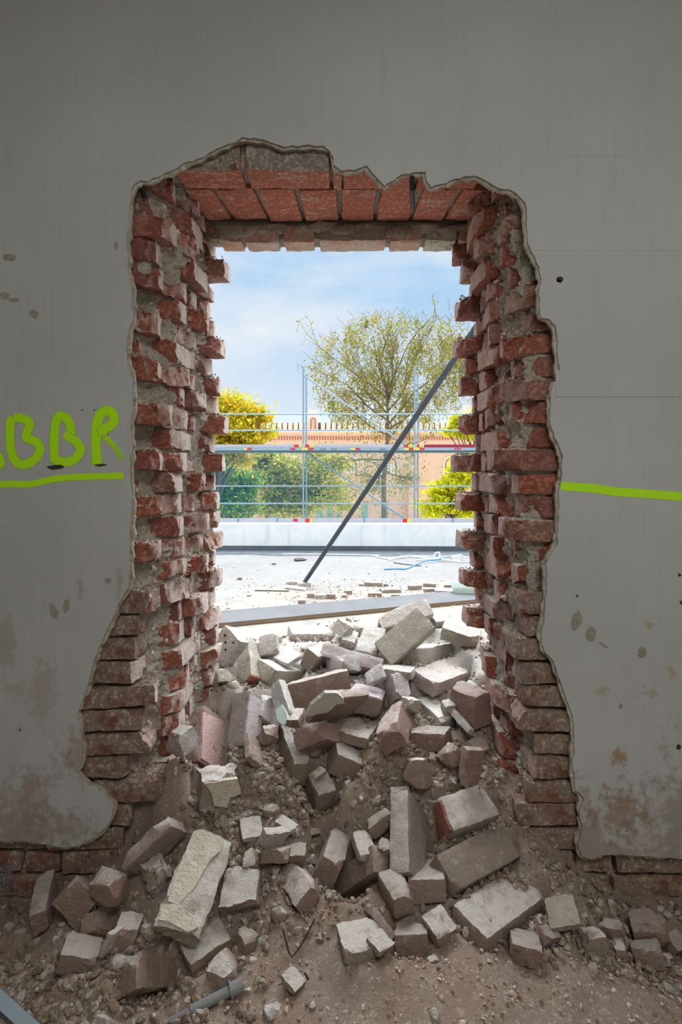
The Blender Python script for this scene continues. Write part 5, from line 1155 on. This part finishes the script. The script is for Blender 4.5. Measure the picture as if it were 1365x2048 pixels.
def branchy(b, p, d, ln, r, depth, rs, tips, up=.15, spread=.55):
    q = [p]; dd = d.copy(); k = 4
    for i in range(k):
        dd = (dd+Vector((rs.gauss(0,.16), rs.gauss(0,.16), rs.gauss(0,.1)+up*.2))).normalized(); q.append(q[-1]+dd*ln/k)
    b.tube(q, [r*(1-.45*i/k) for i in range(k+1)], 5 if depth > 1 else 4, False)
    if depth == 0: tips.append(q); return
    for i in range(rs.choice([3,4]) if depth > 1 else 4):
        s = q[rs.randint(1, k)]; nd = (dd+Vector((rs.gauss(0,spread), rs.gauss(0,spread), rs.gauss(0,spread*.6)))).normalized()
        branchy(b, s, nd, ln*rs.uniform(.5,.8), r*.5, depth-1, rs, tips, up, spread)
rs = random.Random(21)
def tree(name, px, Y, trunk_top, tr, blobs, nleaf, size, mat, bark, label, seed, twig=.05):
    base = W(px, 950, Y); base.z = GROUND; root = empty(name, base); tag(root, label, 'tree', 'trees beyond the scaffolding')
    rs = random.Random(seed); b = MB(); tt = W(px, trunk_top, Y)
    b.tube([base, base.lerp(tt, .5)+Vector((rs.gauss(0,.1),0,0)), tt], [tr, tr*.75, tr*.5], 8, False)
    cs = []
    for (cx, cy, rx, ry, wgt) in blobs:
        c = W(cx, cy, Y); k = Y/FPX; 
        for _ in range(max(3, int(wgt*10))):                  # a limb and its clumps
            v = Vector((rs.gauss(0,1), rs.gauss(0,1), rs.gauss(0,1))).normalized()*rs.random()**.4; e = c+Vector((v.x*rx*k, v.y*min(rx,ry)*k*1.1, v.z*ry*k))
            s = base.lerp(tt, rs.uniform(.55, 1)); m = s.lerp(e, .5)+Vector((0,0,.12*(e-s).length)); b.tube([s, m, e], [tr*.3, tr*.18, twig*.3], 4, False)
            for _ in range(int(nleaf*wgt/max(3, int(wgt*10)))):
                g = abs(rs.gauss(0,1)); cs.append(e+Vector((rs.gauss(0,rx*k*.24), rs.gauss(0,rx*k*.24), rs.gauss(0,ry*k*.22))))
    o = b.build('trunk', bark, smooth=True); under(root, o); leaves('foliage', cs, size, mat, root, seed); return root
LF = dict(gold=mat_leaf('gold_green_leaves', lin(160,180,44), lin(240,208,56), lin(250,176,44)), lime=mat_leaf('lime_yellow_leaves', lin(190,204,30), lin(250,238,60)), green=mat_leaf('green_leaves', lin(70,130,70), lin(150,176,60), lin(238,190,60)),
          birch=mat_leaf('birch_leaves', lin(92,112,36), lin(176,166,60), lin(200,136,60)), dull=mat_leaf('dull_green_leaves', lin(130,156,66), lin(228,214,110), lin(244,196,110)))
tree('maple', 420, 24, 900, .22, [(445,822,75,40,1.4),(450,870,85,40,1.6),(505,838,34,18,.5),(500,880,45,26,.7),(400,850,60,60,1),(430,905,60,30,1),(480,915,50,24,.7)], 3000, .085, LF['gold'], M['bark'], 'tall maple turning yellow at the left edge of the opening', 1)
tree('plane_tree', 452, 30, 960, .2, [(440,960,40,50,1.6),(470,1000,46,34,1.4),(410,1000,50,40,1),(500,960,30,30,.8)], 3600, .10, LF['green'], M['bark'], 'green tree with yellowing patches behind the net at the left', 2)
tree('lime_tree', 533, 34, 900, .16, [(560,960,60,42,1.6),(590,1000,60,30,1.3),(520,920,40,18,.7),(640,930,50,30,1.2),(660,990,60,34,1.0),(550,1015,50,22,.9)], 3600, .11, LF['dull'], M['bark'], 'dull green tree with a dark leaning trunk behind the left net bay', 3)
tree('yellow_shrub', 905, 21, 960, .10, [(920,950,34,24,1.1),(895,985,44,22,1.1),(870,1018,40,18,.9),(945,930,22,22,.6),(935,1020,40,18,.6)], 2300, .075, LF['lime'], M['bark'], 'bright lime yellow shrub behind the right scaffold bay', 4)
tree('yellow_maple', 955, 27, 860, .14, [(930,838,26,18,.8),(950,858,34,26,1.0),(912,858,22,14,.5)], 1900, .085, LF['lime'], M['bark'], 'lime yellow tree top beside the right jamb at rail height', 5)
# the birch: open crown of fine hanging twigs
base = W(770, 950, 26); base.z = GROUND; root = empty('birch', base); tag(root, 'tall thin birch with a white stem and sparse autumn leaves in the middle', 'tree', 'trees beyond the scaffolding')
b = MB(); tips = []; top = W(776, 800, 26); b.tube([base, W(768, 960, 26), W(776, 880, 26), top], [.16, .11, .09, .05], 8, False)
for (px, py, sx, sy, n) in [(776,800,690,700,1),(776,810,745,690,1),(778,800,800,660,1),(778,820,870,700,1),(776,850,930,690,1),(776,860,940,790,1),(776,840,660,770,1),(778,800,830,720,1),(776,830,720,760,1),(776,870,700,840,1),(776,880,850,830,1),(772,920,680,920,1),(772,910,830,900,1),(770,950,720,960,1),(770,940,800,970,1),(776,800,770,690,1)]:
    s, e = W(px, py, 26), W(sx, sy, 26+rs.uniform(-1.5,1.5)); d = e-s; branchy(b, s, d.normalized(), d.length*.8, .05, 2, rs, tips, .1, .42)
cs = []
for q in tips:
    tip = q[-1]; b.tube([tip, tip+Vector((rs.gauss(0,.12), rs.gauss(0,.12), -rs.uniform(.1,.5)))], .006, 3, False)
    for _ in range(rs.choice([8,14,20,30])):
        k = rs.choice(q); cs.append(k+Vector((rs.gauss(0,.13), rs.gauss(0,.13), rs.gauss(-.05,.16))))
for _ in range(620):                                          # clumps of leaves on the hanging twigs
    if rs.random() < .8:
        a_, r_2 = rs.uniform(0, 2*math.pi), rs.random()**.55; cx_, cy_ = 772+150*r_2*math.cos(a_), 752+118*r_2*math.sin(a_)
    else: cx_, cy_ = rs.gauss(915, 26), rs.gauss(712, 42)
    c_ = W(cx_, cy_, 26+rs.gauss(0, .9)); b.tube([c_+Vector((rs.gauss(0,.3), 0, .5)), c_, c_+Vector((rs.gauss(0,.1), 0, -.45))], [.009, .006, .004], 3, False)
    for _ in range(rs.choice([10,20,32,44])): cs.append(c_+Vector((rs.gauss(0,.13), rs.gauss(0,.13), rs.gauss(0,.20))))
for (cx, cy, rx, ry, n) in [(720,960,70,45,900),(800,950,50,60,700),(690,990,45,35,450),(740,900,70,25,450),(790,870,60,25,300)]:
    for _ in range(n):
        p = W(cx+rs.gauss(0,rx*.55), cy+rs.gauss(0,ry*.55), 26+rs.gauss(0,.8)); cs.append(p)
o = b.build('stem', M['birchbark'], smooth=True); under(root, o); leaves('foliage', cs, .055, LF['birch'], root, 9)

# ------------------------------------------------------------------ red brick building far behind
BY = 60.0; bd = empty('brick_building', W(700, 1040, BY)); tag(bd, 'long pink brick building with slate roof and battlements far behind the trees', 'building')
def bpart(b, name, mat): return under(bd, b.build(name, mat))
k = BY/FPX
def bz(py): return CAM_H-(py-CYP)*k
def bx(px): return (px-CXP)*k
b = MB(); b.box(bx(300), bx(1300), BY, BY+12, -6, bz(860)); bpart(b, 'facade', M['facade'])
V = [(bx(300),BY+.3,bz(846)),(bx(1300),BY+.3,bz(846)),(bx(1300),BY+6,bz(829)+.55),(bx(300),BY+6,bz(829)+.55),(bx(300),BY+12,bz(846)),(bx(1300),BY+12,bz(846))]
under(bd, obj('roof', V, [(0,1,2,3),(3,2,5,4)], M['slate']))
b = MB(); b.box(bx(300), bx(1300), BY+.25, BY+.5, bz(861), bz(845)); bpart(b, 'parapet_back', M['slot'])
px = 521.0
while px < 1000:
    if not 614 < px < 632:
        b = MB(); b.box(bx(px+1.2), bx(px+9.8), BY-.05, BY+.25, bz(861), bz(845.5)); bpart(b, 'merlon', M['stone'])
    px += 10.9
b = MB(); b.box(bx(300), bx(1300), BY-.25, BY, bz(865), bz(860)); bpart(b, 'cornice', M['stone'])
px = 530.0
while px < 960:
    b = MB(); b.box(bx(px), bx(px+2.4), BY-.06, BY+.02, bz(880), bz(872)); bpart(b, 'frieze_niche', M['redbr']); px += 5.45
def arch(cx, top, w, bottom, thick, mat, name, y0=-.12):
    b = MB(); n = 10; r = w/2; cy = top+r; P = [(cx-r, bottom)]+[(cx-r*math.cos(math.pi*i/n), cy-r*math.sin(math.pi*i/n)) for i in range(n+1)]+[(cx+r, bottom)]
    Q = [(cx-r-thick, bottom)]+[(cx-(r+thick)*math.cos(math.pi*i/n), cy-(r+thick)*math.sin(math.pi*i/n)) for i in range(n+1)]+[(cx+r+thick, bottom)]
    V = [(bx(x), BY+y0, bz(y)) for x, y in P]+[(bx(x), BY+y0, bz(y)) for x, y in Q]+[(bx(x), BY+.05, bz(y)) for x, y in P]+[(bx(x), BY+.05, bz(y)) for x, y in Q]; m = len(P); F_ = []
    for i in range(m-1): F_ += [(i, i+1, m+i+1, m+i), (i, 2*m+i, 2*m+i+1, i+1), (m+i, m+i+1, 3*m+i+1, 3*m+i)]
    return under(bd, obj(name, V, F_, mat))
for cx in (627, 940):
    t = 822 if cx < 700 else 812
    b = MB(); b.box(bx(cx-9.5), bx(cx+9.5), BY-.3, BY+1.2, bz(862), bz(t)); 
    for q in (-8, -1.5, 5): b.box(bx(cx+q), bx(cx+q+3.6), BY-.3, BY+1.2, bz(t), bz(t-2.5))
    bpart(b, 'turret', M['stone'])
    arch(cx, 838, 8, 860, 1.6, M['redbr'], 'turret_niche', -.42); b = MB(); b.box(bx(cx-2.5), bx(cx+2.5), BY-.36, BY-.3, bz(860), bz(843)); bpart(b, 'niche_panel', M['facade'])
for cx in (350, 430, 590, 700, 780, 905, 985):
    arch(cx, 914, 30, 950, 3, M['stone'], 'window_arch'); arch(cx, 917, 24, 950, 1.5, M['redbr'], 'window_arch', -.08)
    for q in range(4):
        b = MB(); b.box(bx(cx-11+q*6), bx(cx-7.5+q*6), BY-.06, BY+.02, bz(948), bz(928)); bpart(b, 'window_pane', M['white'])
for cx in (512, 600, 690, 820, 960):
    b = MB(); b.box(bx(cx-5), bx(cx+5), BY-.9, BY, -6, bz(935)); bpart(b, 'buttress', M['facade']); b = MB(); b.box(bx(cx-6), bx(cx+6), BY-1.0, BY, bz(935), bz(931)); bpart(b, 'buttress_cap', M['stone'])
for cx in (545, 565, 640, 660, 680, 730, 770, 850, 880, 920):
    b = MB(); b.box(bx(cx-6), bx(cx+6), BY-.05, BY+.02, bz(1044), bz(1008)); bpart(b, 'ground_window', M['glass']); b = MB(); b.box(bx(cx-8), bx(cx+8), BY-.1, BY+.02, bz(1008), bz(1004)); bpart(b, 'window_lintel', M['redbr'])
b = MB(); b.box(-90, 90, 10.3, 140, -5.4, -5.0); struct(b.build('ground_plane', M['bounce_yard']), 'unseen yard made pale to bounce light onto the far brick building')  # hidden ground, given a pale colour to reflect light up at the facade
